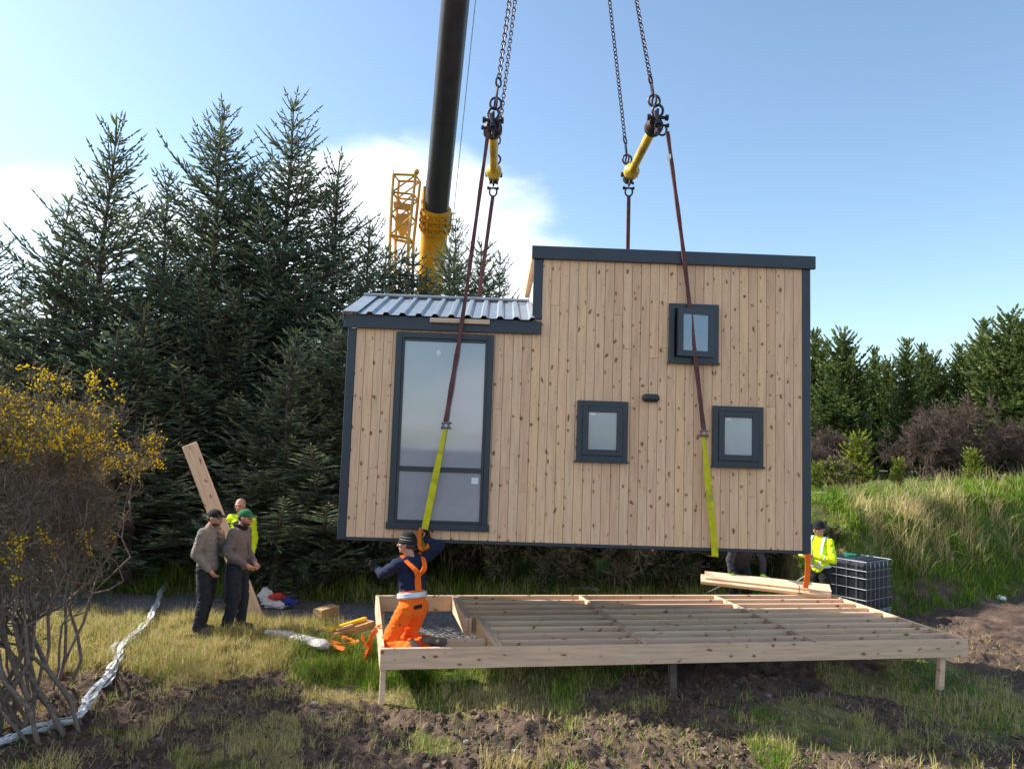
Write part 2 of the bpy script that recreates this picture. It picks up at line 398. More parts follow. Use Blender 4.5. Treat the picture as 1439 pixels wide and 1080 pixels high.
def green_mask(x, y):
    g = sst(-.2, .4, fbm(x*1.2+70, y*1.2+9, 3))
    g = np.maximum(g*.55, sst(1.0, .4, np.hypot((x+1.2)/1.8, (y-9.3)/.9)))
    g = np.where((x > .6) & (y < 13), .25+.6*sst(-.3, .5, fbm(x*1.6+7, y*1.6, 3)), g)
    dry = sst(1.5, .8, np.hypot((x+4.3)/2.4, (y-10.2)/1.3)); g = g*(1-.8*dry)
    far = sst(15.2, 16, y); g = g*(1-far)+far*(1.0+.3*fbm(x*1.0+3, y*1.0, 3))
    return np.clip(g, 0, 1)

def grid(x0, x1, y0, y1, s, name):
    xs = np.arange(x0, x1+s/2, s); ys = np.arange(y0, y1+s/2, s); X, Y = np.meshgrid(xs, ys)
    Z = gh(X, Y); V = np.stack([X, Y, Z], -1).reshape(-1, 3); nx = len(xs)
    i = (np.arange(len(ys)-1)[:, None]*nx+np.arange(nx-1)[None]).ravel()
    return V, np.stack([i, i+1, i+nx+1, i+nx], 1)
# one ground sheet: warped grid, fine near the platform and coarse towards the horizon
def axis(fine0, fine1, step, far0, far1, gr=1.13):
    a = list(np.arange(fine0, fine1, step)); s = step; v = a[-1]
    while v < far1: s *= gr; v += s; a.append(v)
    s = step; v = fine0; b = []
    while v > far0: s *= gr; v -= s; b.append(v)
    return np.array(b[::-1]+a)
xs = axis(-5.2, 8.2, .032, -900, 900, 1.07); ys = axis(5.9, 12.2, .028, -300, 1500, 1.022)
X, Y = np.meshgrid(xs, ys); Z = gh(X, Y); nx = len(xs)
i = (np.arange(len(ys)-1)[:, None]*nx+np.arange(nx-1)[None]).ravel()
me = fast('ground', np.stack([X, Y, Z], -1).reshape(-1, 3), np.stack([i, i+1, i+nx+1, i+nx], 1))
ca = me.color_attributes.new('mask', 'FLOAT_COLOR', 'POINT')
mk = np.stack([mud_mask(X, Y), path_mask(X, Y), green_mask(X, Y), np.ones_like(X)], -1).reshape(-1, 4)
ca.data.foreach_set('color', mk.astype(np.float32).ravel())
s = N('ground_soil'); v = s.coord(); am = s.n('ShaderNodeAttribute'); am.attribute_name = 'mask'
sp = s.n('ShaderNodeSeparateColor'); s.l(am.outputs['Color'], sp.inputs[0])
n1, n2, n3 = s.noise(v, 2.2, 7, .65), s.noise(v, 14, 6, .65), s.noise(v, 55, 4, .6)
mud = s.ramp(n1, [(.30, (.038,.026,.021)), (.5, (.095,.064,.049)), (.62, (.145,.10,.074)), (.75, (.23,.165,.11))])
mud = s.mix(s.ramp(n2, [(.5, 0.0), (.7, .65)]), mud, (.125,.083,.056)); mud = s.mix(s.ramp(n2, [(.3, .7), (.45, 0.0)]), mud, (.030,.022,.020))
gr_g = s.ramp(n2, [(.3, (.035,.060,.010)), (.6, (.085,.145,.018)), (.75, (.16,.20,.04))])
gr_d = s.ramp(n2, [(.3, (.13,.10,.045)), (.6, (.26,.20,.085)), (.75, (.36,.28,.14))])
gs = s.mix(sp.outputs[2], gr_d, gr_g); gs = s.mix(s.ramp(n1, [(.45, 0.0), (.6, .7)]), gs, (.07,.05,.03))
c = s.mix(s.ramp(s.math('ADD', sp.outputs[0], s.math('MULTIPLY', s.math('SUBTRACT', n2, .5), .7)), [(.35, 0.0), (.6, 1.0)]), gs, mud)
vo = s.n('ShaderNodeTexVoronoi'); vo.inputs['Scale'].default_value = 42; s.l(v, vo.inputs['Vector'])
spv = s.n('ShaderNodeSeparateColor'); s.l(vo.outputs['Color'], spv.inputs[0])
grav = s.ramp(spv.outputs[0], [(0, (.09,.085,.085)), (.5, (.17,.16,.155)), (1, (.30,.285,.28))])
grav = s.mix(s.ramp(n1, [(.5, 0.0), (.7, .6)]), grav, (.11,.09,.075))
c = s.mix(s.ramp(s.math('ADD', sp.outputs[1], s.math('MULTIPLY', s.math('SUBTRACT', n2, .5), .5)), [(.35, 0.0), (.6, 1.0)]), c, grav)
wet = s.ramp(n1, [(.33, .45), (.42, .95)])
s.set(Base_Color=c, Roughness=wet, Specular_IOR_Level=.2); s.bump(s.math('ADD', n2, s.math('MULTIPLY', n3, .5)), .7, .035)
g = fobj('ground', me, s.m, smooth=True); tag(g, kind='structure')

# ------------------------------------------------------------------ grass blades
def blades(P, L, w, lean, v, name, seedrot=None):
    n = len(P); th = R.rand(n)*2*PI; d = np.stack([np.cos(th), np.sin(th), np.zeros(n)], 1); sd = np.stack([-np.sin(th), np.cos(th), np.zeros(n)], 1)
    fac = (R.rand(n, 1)*PI); sd = np.stack([np.cos(fac[:, 0]), np.sin(fac[:, 0]), np.zeros(n)], 1)
    L = L[:, None]; w = w[:, None]; lean = lean[:, None]; up = V3(0,0,1)
    p1 = P+L*.55*(up*np.cos(lean*.6)+d*np.sin(lean*.6)); p2 = p1+L*.45*(up*np.cos(lean*1.5)+d*np.sin(lean*1.5))
    V = np.stack([P-sd*w, P+sd*w, p1+sd*w*.7, p1-sd*w*.7, p2+sd*w*.12, p2-sd*w*.12], 1).reshape(-1, 3)
    b = np.arange(n)[:, None]*6
    F = np.concatenate([b+np.array([[0,1,2,3]]), b+np.array([[3,2,4,5]])]); A = np.concatenate([v, v])
    return fast(name, V, F, A)
def scatter(n, x0, x1, y0, y1, dens):
    x = R.uniform(x0, x1, n); y = R.uniform(y0, y1, n); k = R.rand(n) < dens(x, y); return x[k], y[k]
def grass_thing(name, x, y, Lr, wr, dry_fn, label, lean=.9):
    n = len(x); P = np.stack([x, y, gh(x, y)-.01], 1)
    gm = dry_fn(x, y); isg = R.rand(n) < gm
    v = np.where(isg, R.uniform(.02, .52, n), R.uniform(.58, 1, n))
    L = R.uniform(*Lr, n)*(.95+.5*fbm(x*1.7, y*1.7, 2)+.65*vnoise(x*6.5, y*6.5)); w = R.uniform(*wr, n)
    me = blades(P, L, w, np.abs(R.normal(.25, .35, n))*lean*2, v, name)
    o = fobj(name, me, M['grass']); return tag(o, label, 'grass', kind='stuff')
def near_d(x, y):
    m, p = mud_mask(x, y), path_mask(x, y)
    d = (1-sst(.2, .6, m))*(1-sst(.2, .6, p))*(.35+.65*sst(-.4, .3, fbm(x*1.8+5, y*1.8, 3)))
    tuft = np.maximum(sst(.28, .5, fbm(x*2.6+40, y*2.6, 3)), .05)*(y < 9)*.95
    d = d*np.where((x > .3) & (y < 12.8), .5, 1.0)
    return np.clip(np.maximum(d, tuft*(1-p)), 0, 1)
x, y = scatter(210000, -7.0, 8.5, 6.0, 11.9, near_d)
grass_thing('grass', x, y, (.05, .15), (.0022, .0045), green_mask, 'short trampled green and straw coloured grass around the timber frame')
x, y = scatter(60000, -6.5, -1.4, 8.7, 11.5, lambda x, y: near_d(x, y)*sst(1.35, .7, np.hypot((x+4)/2.6, (y-10.1)/1.4)))
grass_thing('dry_grass', x, y, (.07, .20), (.0022, .0045), lambda x, y: .22+0*x, 'straw coloured dry tussock grass at the two standing men\'s feet', 1.4)
x, y = scatter(30000, -2.7, -.9, 8.7, 10.4, lambda x, y: (1-mud_mask(x, y))*sst(1.2, .6, np.hypot((x+1.8)/.9, (y-9.4)/.8)))
grass_thing('green_grass', x, y, (.08, .22), (.0025, .005), lambda x, y: .93+0*x, 'bright green grass beside the front left corner of the frame')
x, y = scatter(190000, 5.2, 19, 13.8, 21.5, lambda x, y: sst(-.15, .2, y-footline(x))*(.45+.55*sst(-.3, .3, fbm(x*1.5, y*1.5, 3))))
grass_thing('bank_grass', x, y, (.10, .26), (.004, .009), lambda x, y: 1.0-.4*sst(.5, .7, fbm(x*.9+3, y*1.3, 3)), 'long green and straw grass covering the earth bank on the right', 1.2)
x, y = scatter(42000, -9, 5.5, 13.2, 17.5, lambda x, y: .5+.5*sst(-.3, .3, fbm(x*1.2, y*1.2, 3)))
grass_thing('rough_grass', x, y, (.12, .38), (.004, .008), lambda x, y: .75+.3*fbm(x, y, 2), 'rough dark grass along the foot of the trees behind the house', 1.3)
def litter_straw(n):
    x, y = scatter(n, -5, 8.5, 6.0, 13.2, lambda x, y: mud_mask(x, y)*(.25+.75*sst(0, .5, fbm(x*1.1+11, y*1.1, 3)))*(y < 9.6)+.35*(x > 6.5)*(y > 9.6))
    m = len(x); P = np.stack([x, y, gh(x, y)+.012], 1); me = blades(P, R.uniform(.04, .16, m), R.uniform(.0015, .0035, m), np.full(m, 1.0)+R.rand(m)*.15, R.uniform(.5, 1, m), 'straw_litter')
    tag(fobj('straw_litter', me, M['grass']), 'bits of trampled straw scattered over the mud', 'straw', kind='stuff')
litter_straw(34000)
def straws(name, x, y, L, label, lo=.68):
    th = R.rand(len(x))*2*PI; n = len(x); P = np.stack([x, y, gh(x, y)], 1)
    me = blades(P, R.uniform(L[0], L[1], n), R.uniform(.004, .008, n), np.abs(R.normal(.7, .4, n)), R.uniform(lo, 1, n), name)
    return tag(fobj(name, me, M['grass']), label, 'grass', kind='stuff')
cl = [(8.3, 16.4), (9.2, 16.6), (9.9, 16.5), (10.4, 17.5), (11.1, 17.7), (8.9, 15.9), (9.6, 17.1), (12.4, 18.0), (10.9, 16.9), (7.9, 15.6)]
xx = np.concatenate([R.normal(a, .22, 170) for a, b in cl]); yy = np.concatenate([R.normal(b, .2, 170) for a, b in cl])
straws('dead_grass', xx, yy, (.35, .85), 'clumps of pale dead bracken and grass hanging on the bank')
x, y = scatter(1800, 8.5, 20, 18.9, 23, lambda x, y: .6+.4*fbm(x, y, 2))
straws('tall_straw', x, y, (.25, .65), 'tall pale straw standing along the top of the bank')

# ------------------------------------------------------------------ trees
def spindles(P0, P1, w, v, planes=2):
    """crossed kite shapes, one needle covered twig each"""
    P0, P1 = np.asarray(P0), np.asarray(P1); n = len(P0); T = nrm(P1-P0); r = nrm(R.normal(size=(n, 3)))
    a = nrm(np.cross(T, r)); b = np.cross(T, a); w = np.asarray(w)[:, None]; V, F = [], []; mid = P0*.55+P1*.45
    for k in range(planes):
        t = PI*k/planes; s_ = a*math.cos(t)+b*math.sin(t)
        V.append(np.stack([P0, mid+s_*w, P1, mid-s_*w], 1).reshape(-1, 3)); F.append((np.arange(n)*4)[:, None]+np.array([[0,1,2,3]])+k*n*4)
    return np.concatenate(V), np.concatenate(F), np.concatenate([v]*planes)
def segs(P0, P1, r0, r1, seg=4):
    P0, P1 = np.asarray(P0), np.asarray(P1); n = len(P0); T = nrm(P1-P0); ref = np.where(np.abs(T[:, 2:3]) < .9, V3(0,0,1), V3(1,0,0))
    a = nrm(np.cross(T, ref)); b = np.cross(T, a); V = []
    for P, r in ((P0, r0), (P1, r1)):
        for j in range(seg):
            t = 2*PI*j/seg; V.append(P+(a*math.cos(t)+b*math.sin(t))*np.asarray(r)[:, None])
    V = np.stack(V, 1).reshape(-1, 3); base = (np.arange(n)*2*seg)[:, None]
    F = np.concatenate([base+np.array([[j, (j+1) % seg, seg+(j+1) % seg, seg+j]]) for j in range(seg)])
    return V, F
def conifer(H, Rm, seed, gap=.38, nb=6, tw=.12, tl=.15, wid=.021, bare=.08, cone=1.0, sec=.52, jit=(.55, 1.3), upt=.75, lowup=.05, width_low=.5):
    global R
    keep = R; R = np.random.RandomState(seed)
    S0, S1, SW, SV = [], [], [], []; B0, B1, BR0, BR1 = [], [], [], []; D0, D1 = [], []
    lean = R.normal(0, .012, 2); tp = lambda z: np.stack([lean[0]*z+.03*np.sin(z*1.3), lean[1]*z+.03*np.cos(z*1.1), z], -1)
    zs = np.linspace(0, H, 16); P = tp(zs); r = .012*H*(1-zs/H)**.8+.006
    B0 += list(P[:-1]); B1 += list(P[1:]); BR0 += list(r[:-1]); BR1 += list(r[1:])
    z = .35
    while z < H-.12:
        f = z/H; L0 = Rm*min(1, (width_low+(1-width_low)*min(1, f/.25)))*(1-f)**cone+.12
        g = gap*(1.0-.15*f)
        k_ = nb if f > .1 else nb-2
        for q in range(k_*2 if f < .9 else k_):
            inter = q >= k_
            L = L0*R.uniform(*jit)*(.55 if inter else 1); lc = R.uniform(-.18, .22); az = 2*PI*(q/k_)+R.normal(0, .25)+z*2.4; zz = z+(R.rand()*g if inter else R.normal(0, .03))
            if zz > H-.1: continue
            up = lowup+(upt-lowup)*f**1.5+R.normal(0, .07)
            n = 7; t = np.linspace(0, 1, n); dirh = V3(math.cos(az), math.sin(az), 0)
            rr = L*t; zc = np.tan(up)*rr-.10*L*np.sin(t*PI)*(1-f)+.16*L*t**3*(1-f*.3)
            base = tp(np.array(zz)); pts = base+rr[:, None]*dirh+zc[:, None]*V3(0,0,1)+np.cumsum(R.normal(0, .012*L, (n, 3)), 0)
            B0 += list(pts[:-1]); B1 += list(pts[1:]); rb = .008+.012*L*(1-t); BR0 += list(rb[:-1]); BR1 += list(rb[1:])
            # sub-branches along the limb
            s0 = .10 if f > .75 else bare+.22*(1-f)
            m = max(2, int(L*(1-s0)/tw)); ts = np.linspace(s0, .98, m)
            for tt in ts:
                for sg in (-1, 1):
                    if R.rand() < .1: continue
                    k = tt*(n-1); i0 = min(int(k), n-2); p = pts[i0]+(pts[i0+1]-pts[i0])*(k-i0); tan = nrm(pts[i0+1]-pts[i0])
                    sidev = nrm(np.cross(tan, (0,0,1)))*sg; l2 = (L*(1-tt)*sec+.10)*R.uniform(.7, 1.2)
                    dd = nrm(tan*.75+sidev*.75+V3(0,0,R.normal(-.08, .16))); q1 = p+dd*l2
                    nn = max(1, int(l2/tl)); tcol = R.uniform(0, 1)+lc*2
                    a = np.linspace(0, 1, nn+1)
                    for j in range(nn):
                        S0.append(p+dd*l2*a[j]); S1.append(p+dd*l2*min(1.08, a[j+1]+.08)); SW.append(wid); SV.append(tcol*.5+.2*R.rand()+(.3 if j == nn-1 else 0))
                        if j:
                            for s2 in (-1, 1):
                                lv = .09+.10*R.rand(); e = nrm(dd*.8+np.cross(dd, (0,0,1))*s2*.75+V3(0,0,R.normal(0, .2)))
                                pp = p+dd*l2*a[j]; S0.append(pp); S1.append(pp+e*lv*(tl/.15)); SW.append(wid*.85); SV.append(tcol*.45+.35*R.rand()+(.2 if R.rand() < .1 else 0))
            # the limb's own needles
            for i_ in range(int((n-1)*s0), n-1):
                S0.append(pts[i_]); S1.append(pts[i_+1]+(pts[i_+1]-pts[i_])*.1); SW.append(wid*1.0); SV.append(R.uniform(.2, .8))
            S0.append(pts[-1]); S1.append(pts[-1]+nrm(pts[-1]-pts[-2])*(.10+.14*f)); SW.append(wid*.9); SV.append(R.uniform(.7, 1))
            if f < .35:
                for _ in range(4):
                    tt = R.uniform(.05, s0+.1); p = base+rr[-1]*tt*dirh+V3(0,0,zc[-1]*tt); D0.append(p); D1.append(p+nrm(R.normal(size=3)*V3(1,1,.5))*R.uniform(.15, .5))
        z += g
    top = tp(np.array(H)); S0.append(top-V3(0,0,.5)); S1.append(top+V3(0,0,.12)); SW.append(wid*1.1); SV.append(.6)
    for _ in range(4):
        az = R.rand()*2*PI; S0.append(top-V3(0,0,.12)); S1.append(top+V3(math.cos(az)*.14, math.sin(az)*.14, .14)); SW.append(wid); SV.append(.8)
    out = (segs(B0, B1, BR0, BR1, 5), spindles(S0, S1, SW, np.clip(SV, 0, 1)), spindles(D0, D1, np.full(len(D0), .008), R.rand(len(D0))) if D0 else None)
    R = keep; return out
def tree_proto(parts, name, fm, bm=None):
    (bv, bf), (sv, sf, sa), d = parts
    r = empty(name); me = fast('trunk', bv, bf); fobj('trunk', me, bm or M['bark'], r, True)
    me = fast('crown', sv, sf, sa); fobj('crown', me, fm, r)
    if d: tag(fobj('dead_twigs', fast('dead_twigs', *d), M['spruce_bare'], r), kind='stuff')
    return r
def place(proto, used, p, h, h0, rz, label, cat, group, wx=1.0):
    o = proto if not used else copy_tree(proto)
    o.location = tuple(map(float, p)); o.rotation_euler = (0, 0, rz); sc = h/h0; o.scale = (sc*wx, sc*wx, sc)
    return tag(o, label, cat, group)
SP = []
specs = [(9.5, 3.6, 21, dict()), (9.5, 3.1, 22, dict(gap=.38, nb=5, upt=.95)), (9.5, 3.9, 23, dict(gap=.42, upt=.8, cone=.95)), (8.0, 2.7, 24, dict(gap=.36, nb=5, lowup=.12, cone=1.1)), (9.0, 3.2, 25, dict(gap=.44, nb=6, upt=1.0, cone=1.1, sec=.6))]
for H, Rm, sd, kw in specs: SP.append([tree_proto(conifer(H, Rm, sd, **kw), 'spruce_tree', M['spruce']), False, H])
spr = [ # px, py of top, distance, proto, width, label
 (5,327,14.0,1,.95,'spruce cut by the left edge of the photo, its tip above the gorse'),
 (88,268,13.8,3,1.0,'smaller spruce just left of the tall forked spruce'),
 (167,163,14.6,4,1.05,'tall broad spruce standing third from the left, above the gorse flowers'),
 (248,238,16.2,1,.9,'thin spruce tip in the gap between the two tall left spruces'),
 (317,142,16.0,0,1.0,'tall spruce with a dense dark head, above the leaning plank'),
 (354,222,16.5,3,.9,'slim spruce tip tucked between the two tallest spruces'),
 (418,138,16.8,2,1.0,'tallest spruce with a long bare leader, left of the crane boom'),
 (474,212,17.0,4,.95,'spruce right of the tallest one, above the low roof\'s left end'),
 (524,300,15.6,4,1.0,'spruce in front of the yellow lattice jib'),
 (568,345,16.8,3,1.2,'short spruce top below the yellow lattice jib'),
 (648,302,17.9,1,.85,'slim spruce with its tip just right of the yellow boom collar'),
 (700,350,18.8,3,.8,'small spruce tip above the right part of the corrugated roof'),
 (120,345,18.5,0,.95,'spruce in the back row behind the tall forked spruce'),
 (285,330,19.0,2,.95,'spruce in the back row behind the dense headed spruce'),
 (400,325,19.2,1,1.1,'spruce in the back row behind the tallest spruce'),
 (30,360,17.5,3,1.0,'spruce in the back row near the left edge of the photo'),
 (412,455,13.6,3,1.0,'low young spruce in front of the row, left of the house'),
 (215,420,13.7,3,1.15,'low spruce in front of the row, right of the gorse'),
 (478,440,14.4,0,1.2,'low bushy spruce half hidden by the left end of the house'),
 (330,400,15.2,2,1.15,'shaded spruce behind the leaning plank'),
 (545,338,17.2,3,1.3,'bushy spruce top at the left foot of the lattice jib'),
 (592,352,17.0,3,1.5,'bushy spruce top between lattice jib and boom foot'),
 (628,345,17.6,3,1.4,'bushy spruce top in front of the yellow boom foot'),
 (668,338,18.2,1,1.2,'spruce tip between the two left slings'),
 (606,372,16.4,3,1.25,'low spruce covering the foot of the crane boom'),
]
for k, (px, py, Y, pi_, wx, lab) in enumerate(spr):
    t = at(px, py, Y); z0 = float(gh(t[0], Y, False)); P = SP[pi_]
    place(P[0], P[1], (t[0], Y, z0-.05), t[2]-z0, P[2]+.1, k*1.7, lab, 'tree', 'spruce trees in the row on the left', wx*(1.0 if t[2] > 7 else 1.35)); P[1] = True
PN = []
for H, Rm, sd, kw in [(7.5, 2.1, 31, dict(gap=.32, nb=6, wid=.060, tl=.2, tw=.15, cone=.60, lowup=.3, upt=.9, width_low=.8, jit=(.6,1.25))), (7.5, 1.7, 32, dict(gap=.30, nb=6, wid=.055, tl=.18, tw=.14, cone=.8, lowup=.35, upt=.95, width_low=.85, jit=(.5,1.3))), (7.5, 2.6, 33, dict(gap=.34, nb=6, wid=.060, tl=.2, tw=.15, cone=.75, lowup=.25, upt=.9, width_low=.75, jit=(.6,1.3)))]:
    PN.append([tree_proto(conifer(H, Rm, sd, **kw), 'pine_tree', M['pine']), False, H])
pns = [(1100,490,30,0,1.0,'pine hidden behind the right end of the house'),
 (1040,480,31,2,1.0,'pine wholly behind the house, below its upper window'), (975,490,29,1,1.1,'narrow pine wholly behind the house, left of its upper window'),
 (905,485,31,0,1.0,'pine wholly behind the house, above its wall light'), (835,495,30,2,1.0,'pine wholly behind the middle of the house'),
 (1142,462,29,1,1.0,'dark pine right against the house corner trim'), (1184,464,27,2,.95,'full green pine nearest the house on the right'),
 (1160,478,31,1,.9,'narrow pine tip between the house corner and the full green pine'), (1227,487,31,1,.85,'slim pine with open top in the dip of the tree line'),
 (1249,503,30,0,.8,'short pine left of the twin topped pine'), (1274,474,26.5,1,.95,'tall narrow pine in the middle of the right hand wood'),
 (1293,482,30,1,.9,'bluish pine top touching the narrow middle pine'), (1308,494,31,0,.85,'pine with sloping shoulder right of the middle pine'),
 (1348,482,30.5,1,.9,'pine tip rising behind the mauve bare shrubs'), (1369,486,32,0,.9,'low pine crown left of the spiky leader pine'),
 (1385,446,29.5,1,1.0,'pine with a lone spiky leader near the right edge'), (1415,437,27,2,1.1,'tallest broad pine near the right edge of the photo'),
 (1440,456,26.5,0,1.1,'broad pine cut by the right edge of the photo'), (1325,515,33,2,1.0,'pine low in the back of the wood behind the bare shrubs'),
 (1480,450,29,2,1.1,'pine just outside the right edge'), (1215,520,33,2,1.0,'pine filling the gap behind the slim open pine'), (1530,460,29,0,1.1,'outer pine beyond the right edge')]
for k, (px, py, Y, pi_, wx, lab) in enumerate(pns):
    if px > 1540: continue
    t = at(px, py, Y); z0 = float(gh(t[0], Y, False)); P = PN[pi_]
    place(P[0], P[1], (t[0], Y, z0-.1), t[2]-z0, P[2]+.1, k*2.1, lab, 'tree', 'pine trees beyond the bank', wx); P[1] = True
# small yellow green saplings on top of the bank
SA = [tree_proto(conifer(2.0, .5, 41, gap=.2, nb=5, tw=.1, tl=.12, wid=.035, cone=.6, lowup=.3, upt=1.0, bare=.05), 'conifer_sapling', M['sapling']), False, 2.0]
for k, (px, py, Y, h, lab) in enumerate([(1205,612,22,1.9,'yellow green sapling with tiered branches, second from the house'), (1146,650,21,1.2,'small green sapling against the house corner'), (1262,648,22,1.2,'low round green sapling in front of the narrow middle pine'), (1366,632,21.5,1.1,'bright green sapling in front of the mauve shrubs')]):
    t = at(px, py, Y); z0 = float(gh(t[0], Y, False)); place(SA[0], SA[1], (t[0], Y, z0-.05), max(.9, t[2]-z0), 2.1, k, lab, 'sapling', 'young conifers on the bank top', 1.15); SA[1] = True

# ------------------------------------------------------------------ shrubs and gorse
def shrub(base, seed, stems, H, spread, r0, depth=5, kink=.35, split=2, upb=.35, ratio=.74, dirs=None, xmax=99, org=.08):
    rng = np.random.RandomState(seed); A0, A1, Q0, Q1 = [], [], [], []; tips = []
    def grow(p, d, L, r, lv):
        n = 3
        for i_ in range(n):
            d = nrm(d+rng.normal(0, kink*.5, 3)+V3(0,0,upb*.22)+(V3(-.75,0,.15) if p[0] > xmax else 0)); q = p+d*L/n; r2 = r*(.93 if i_ < n-1 else .86)
            A0.append(p); A1.append(q); Q0.append(r); Q1.append(r2); p, r = q, r2
            if lv <= 2: tips.append((p, d, lv))
        if lv == 0: return
        for k in range(split+(rng.rand() < .45)):
            grow(p, nrm(d+rng.normal(0, kink*1.25, 3)), L*ratio*rng.uniform(.75, 1.2), r*rng.uniform(.62, .82), lv-1)
    for k in range(stems):
        az = 2*PI*k/stems+rng.normal(0, .3); tilt = rng.uniform(.1, 1)*spread; d = nrm(V3(math.cos(az)*tilt, math.sin(az)*tilt, 1)) if dirs is None else nrm(np.array(dirs[k]))
        grow(np.asarray(base)+V3(math.cos(az), math.sin(az), 0)*org*rng.rand(), d, H*.30*rng.uniform(.8, 1.15), r0*rng.uniform(.6, 1.1), depth)
    return A0, A1, Q0, Q1, tips
def gorse(loc, seed, stems, H, spread, label, fol=1.0, flow=.5, zf=.80, xmax=99):
    loc = V3(*loc); loc[2] = float(gh(loc[0], loc[1], False))
    A0, A1, Q0, Q1, tips = shrub(V3(0,0,0), seed, stems, H, spread, .024, 5, .46, xmax=xmax, upb=.62, org=.42)
    rt = empty('gorse_bush', loc, label=label, cat='bush', group='gorse bushes at the left edge')
    v, f = segs(A0, A1, Q0, Q1, 6); fobj('stems', fast('stems', v, f), M['gorsebark'], rt, True)
    rng = np.random.RandomState(seed+1); T = np.array([t[0] for t in tips]); zt = np.percentile(T[:, 2], 98)
    S0, S1, SW, SV, F0, F1 = [], [], [], [], [], []; tw0, tw1 = [], []
    for p, d, lv in tips:
        hz = p[2]/zt
        cl_ = float(vnoise(p[0]*2.2+seed, p[1]*2.2, p[2]*2.2)); m = int(6*fol*np.clip(.75+cl_*1.5, .1, 1.6)*min(1, .35+(hz-zf)*5)) if hz > zf else (2 if rng.rand() < .12 else 0)
        for _ in range(m):
            b = p+rng.normal(0, .045, 3); e = nrm(d*.5+rng.normal(0, .7, 3)+V3(0,0,.35)); l = rng.uniform(.04, .13)
            S0.append(b); S1.append(b+e*l); SW.append(rng.uniform(.004, .009)); SV.append(np.clip(rng.normal(.5, .25)+.25*(hz-.8), 0, 1))
        if hz <= zf+.2:
            for _ in range(2):
                e = nrm(d*.5+rng.normal(0, .8, 3)); tw0.append(p); tw1.append(p+e*rng.uniform(.08, .28))
        if (hz > .80 and rng.rand() < flow*np.clip(.45+1.6*cl_, .05, 1.2)) or (.45 < hz < .62 and p[0] > np.percentile(T[:, 0], 93) and rng.rand() < flow*.2):
            c = p+V3(0,0,.04)
            for _ in range(12):
                b = c+rng.normal(0, .033, 3); F0.append(b); F1.append(b+nrm(rng.normal(size=3))*rng.uniform(.018, .032))
    fobj('spines', fast('spines', *spindles(S0, S1, SW, np.array(SV))), M['gorse'], rt)
    fobj('twigs', fast('twigs', *spindles(tw0, tw1, np.full(len(tw0), .0028), rng.rand(len(tw0)))), M['twig'], rt)
    if F0: fobj('flowers', fast('flowers', *spindles(F0, F1, np.full(len(F0), .012), rng.rand(len(F0)), 3)), M['flower'], rt)
    return rt
gorse((-4.5, 7.25, 0), 51, 13, 4.0, .42, 'large gorse bush with bare twisted grey stems and yellow flowers, nearest the dry grass', .8, .34, xmax=-.08)
gorse((-4.95, 7.1, 0), 54, 12, 3.7, .45, 'gorse bush filling the left edge, second in from the dry grass', .8, .34, xmax=.2)
gorse((-5.1, 8.5, 0), 53, 7, 3.0, .4, 'gorse bush standing behind the large twisted one', .9, .5, xmax=.3)
gorse((-6.3, 6.6, 0), 52, 7, 3.0, .4, 'gorse bush added unseen past the left edge to shade the foreground', .9, .5, xmax=.8)  # added out of view so that its shadow darkens the left foreground
def bare(name, px, py, Y, H, seed, mat_, label, cat='shrub', group=None, stems=9, spread=.7, leaf=0, leafm=None, r0=.02, lw=.02, x=None, tk=1.0):
    if x is None: x = at(px, py, Y)[0]
    loc = V3(x, Y, float(gh(x, Y, False))-.05)
    A0, A1, Q0, Q1, tips = shrub(V3(0,0,0), seed, stems, H, spread, r0, 4, .34)
    rt = empty(name, loc, label=label, cat=cat, group=group)
    rng = np.random.RandomState(seed); n = len(A0)
    w = (np.array(Q0)+np.array(Q1))/2; v, f = segs(A0, A1, Q0, Q1, 4); fobj('stems', fast('stems', v, f, np.tile(rng.rand(n), 4)), mat_, rt)
    t0, t1 = [], []; l0, l1 = [], []
    for p, d, lv in tips:
        for _ in range(4): t0.append(p); t1.append(p+nrm(d+rng.normal(0, .6, 3))*rng.uniform(.1, .4)*H/2.5)
        for _ in range(leaf):
            b = p+rng.normal(0, .10*H/2.5, 3); l0.append(b); l1.append(b+nrm(rng.normal(size=3)+V3(0,0,.3))*rng.uniform(.05, .12))
    fobj('twigs', fast('twigs', *spindles(t0, t1, np.full(len(t0), (.0045+.0006*Y/2)*tk), rng.rand(len(t0)))), mat_, rt)
    if leaf: fobj('leaves', fast('leaves', *spindles(l0, l1, np.full(len(l0), lw), rng.rand(len(l0)))), leafm, rt)
    return rt
for k, (x, Y, H, lab) in enumerate([(14.1,24.2,2.1,'mauve bare shrub at the left of the thicket before the pines'), (15.6,24.6,2.7,'tallest mauve bare shrub in the middle of the thicket'), (17.1,24,2.3,'mauve bare shrub cut by the right edge of the photo'), (10.8,25.5,1.7,'low brown bare shrub right of the tiered sapling'), (12.0,26.2,1.8,'low brown bare shrub left of the narrow middle pine')]):
    bare('bare_shrub', 0, 0, Y, H, 60+k, M['heather'], lab, group='bare shrubs before the pines', x=x, stems=12, spread=.55, lw=.02, tk=.6)
bare('gorse_shrub', 0, 0, 21.5, 1.0, 71, M['twig'], 'small gorse shrub in yellow flower beside the tiered sapling', leaf=2, leafm=M['sapling'], x=9.75, stems=5, lw=.02, spread=.4)
hs = ['dark scrub bush behind the kneeling man', 'dark scrub bush above the white pipe lying by the left joists', 'scrub bush behind the back left of the frame', 'scrub bush with pale twigs behind the middle of the frame', 'scrub bush behind the middle joist bay', 'dark scrub bush left of the bending man', 'scrub bush behind the bending man', 'scrub bush between the bending man and the man in yellow', 'dark scrub bush left of the house', 'dark scrub bush right of the leaning plank']
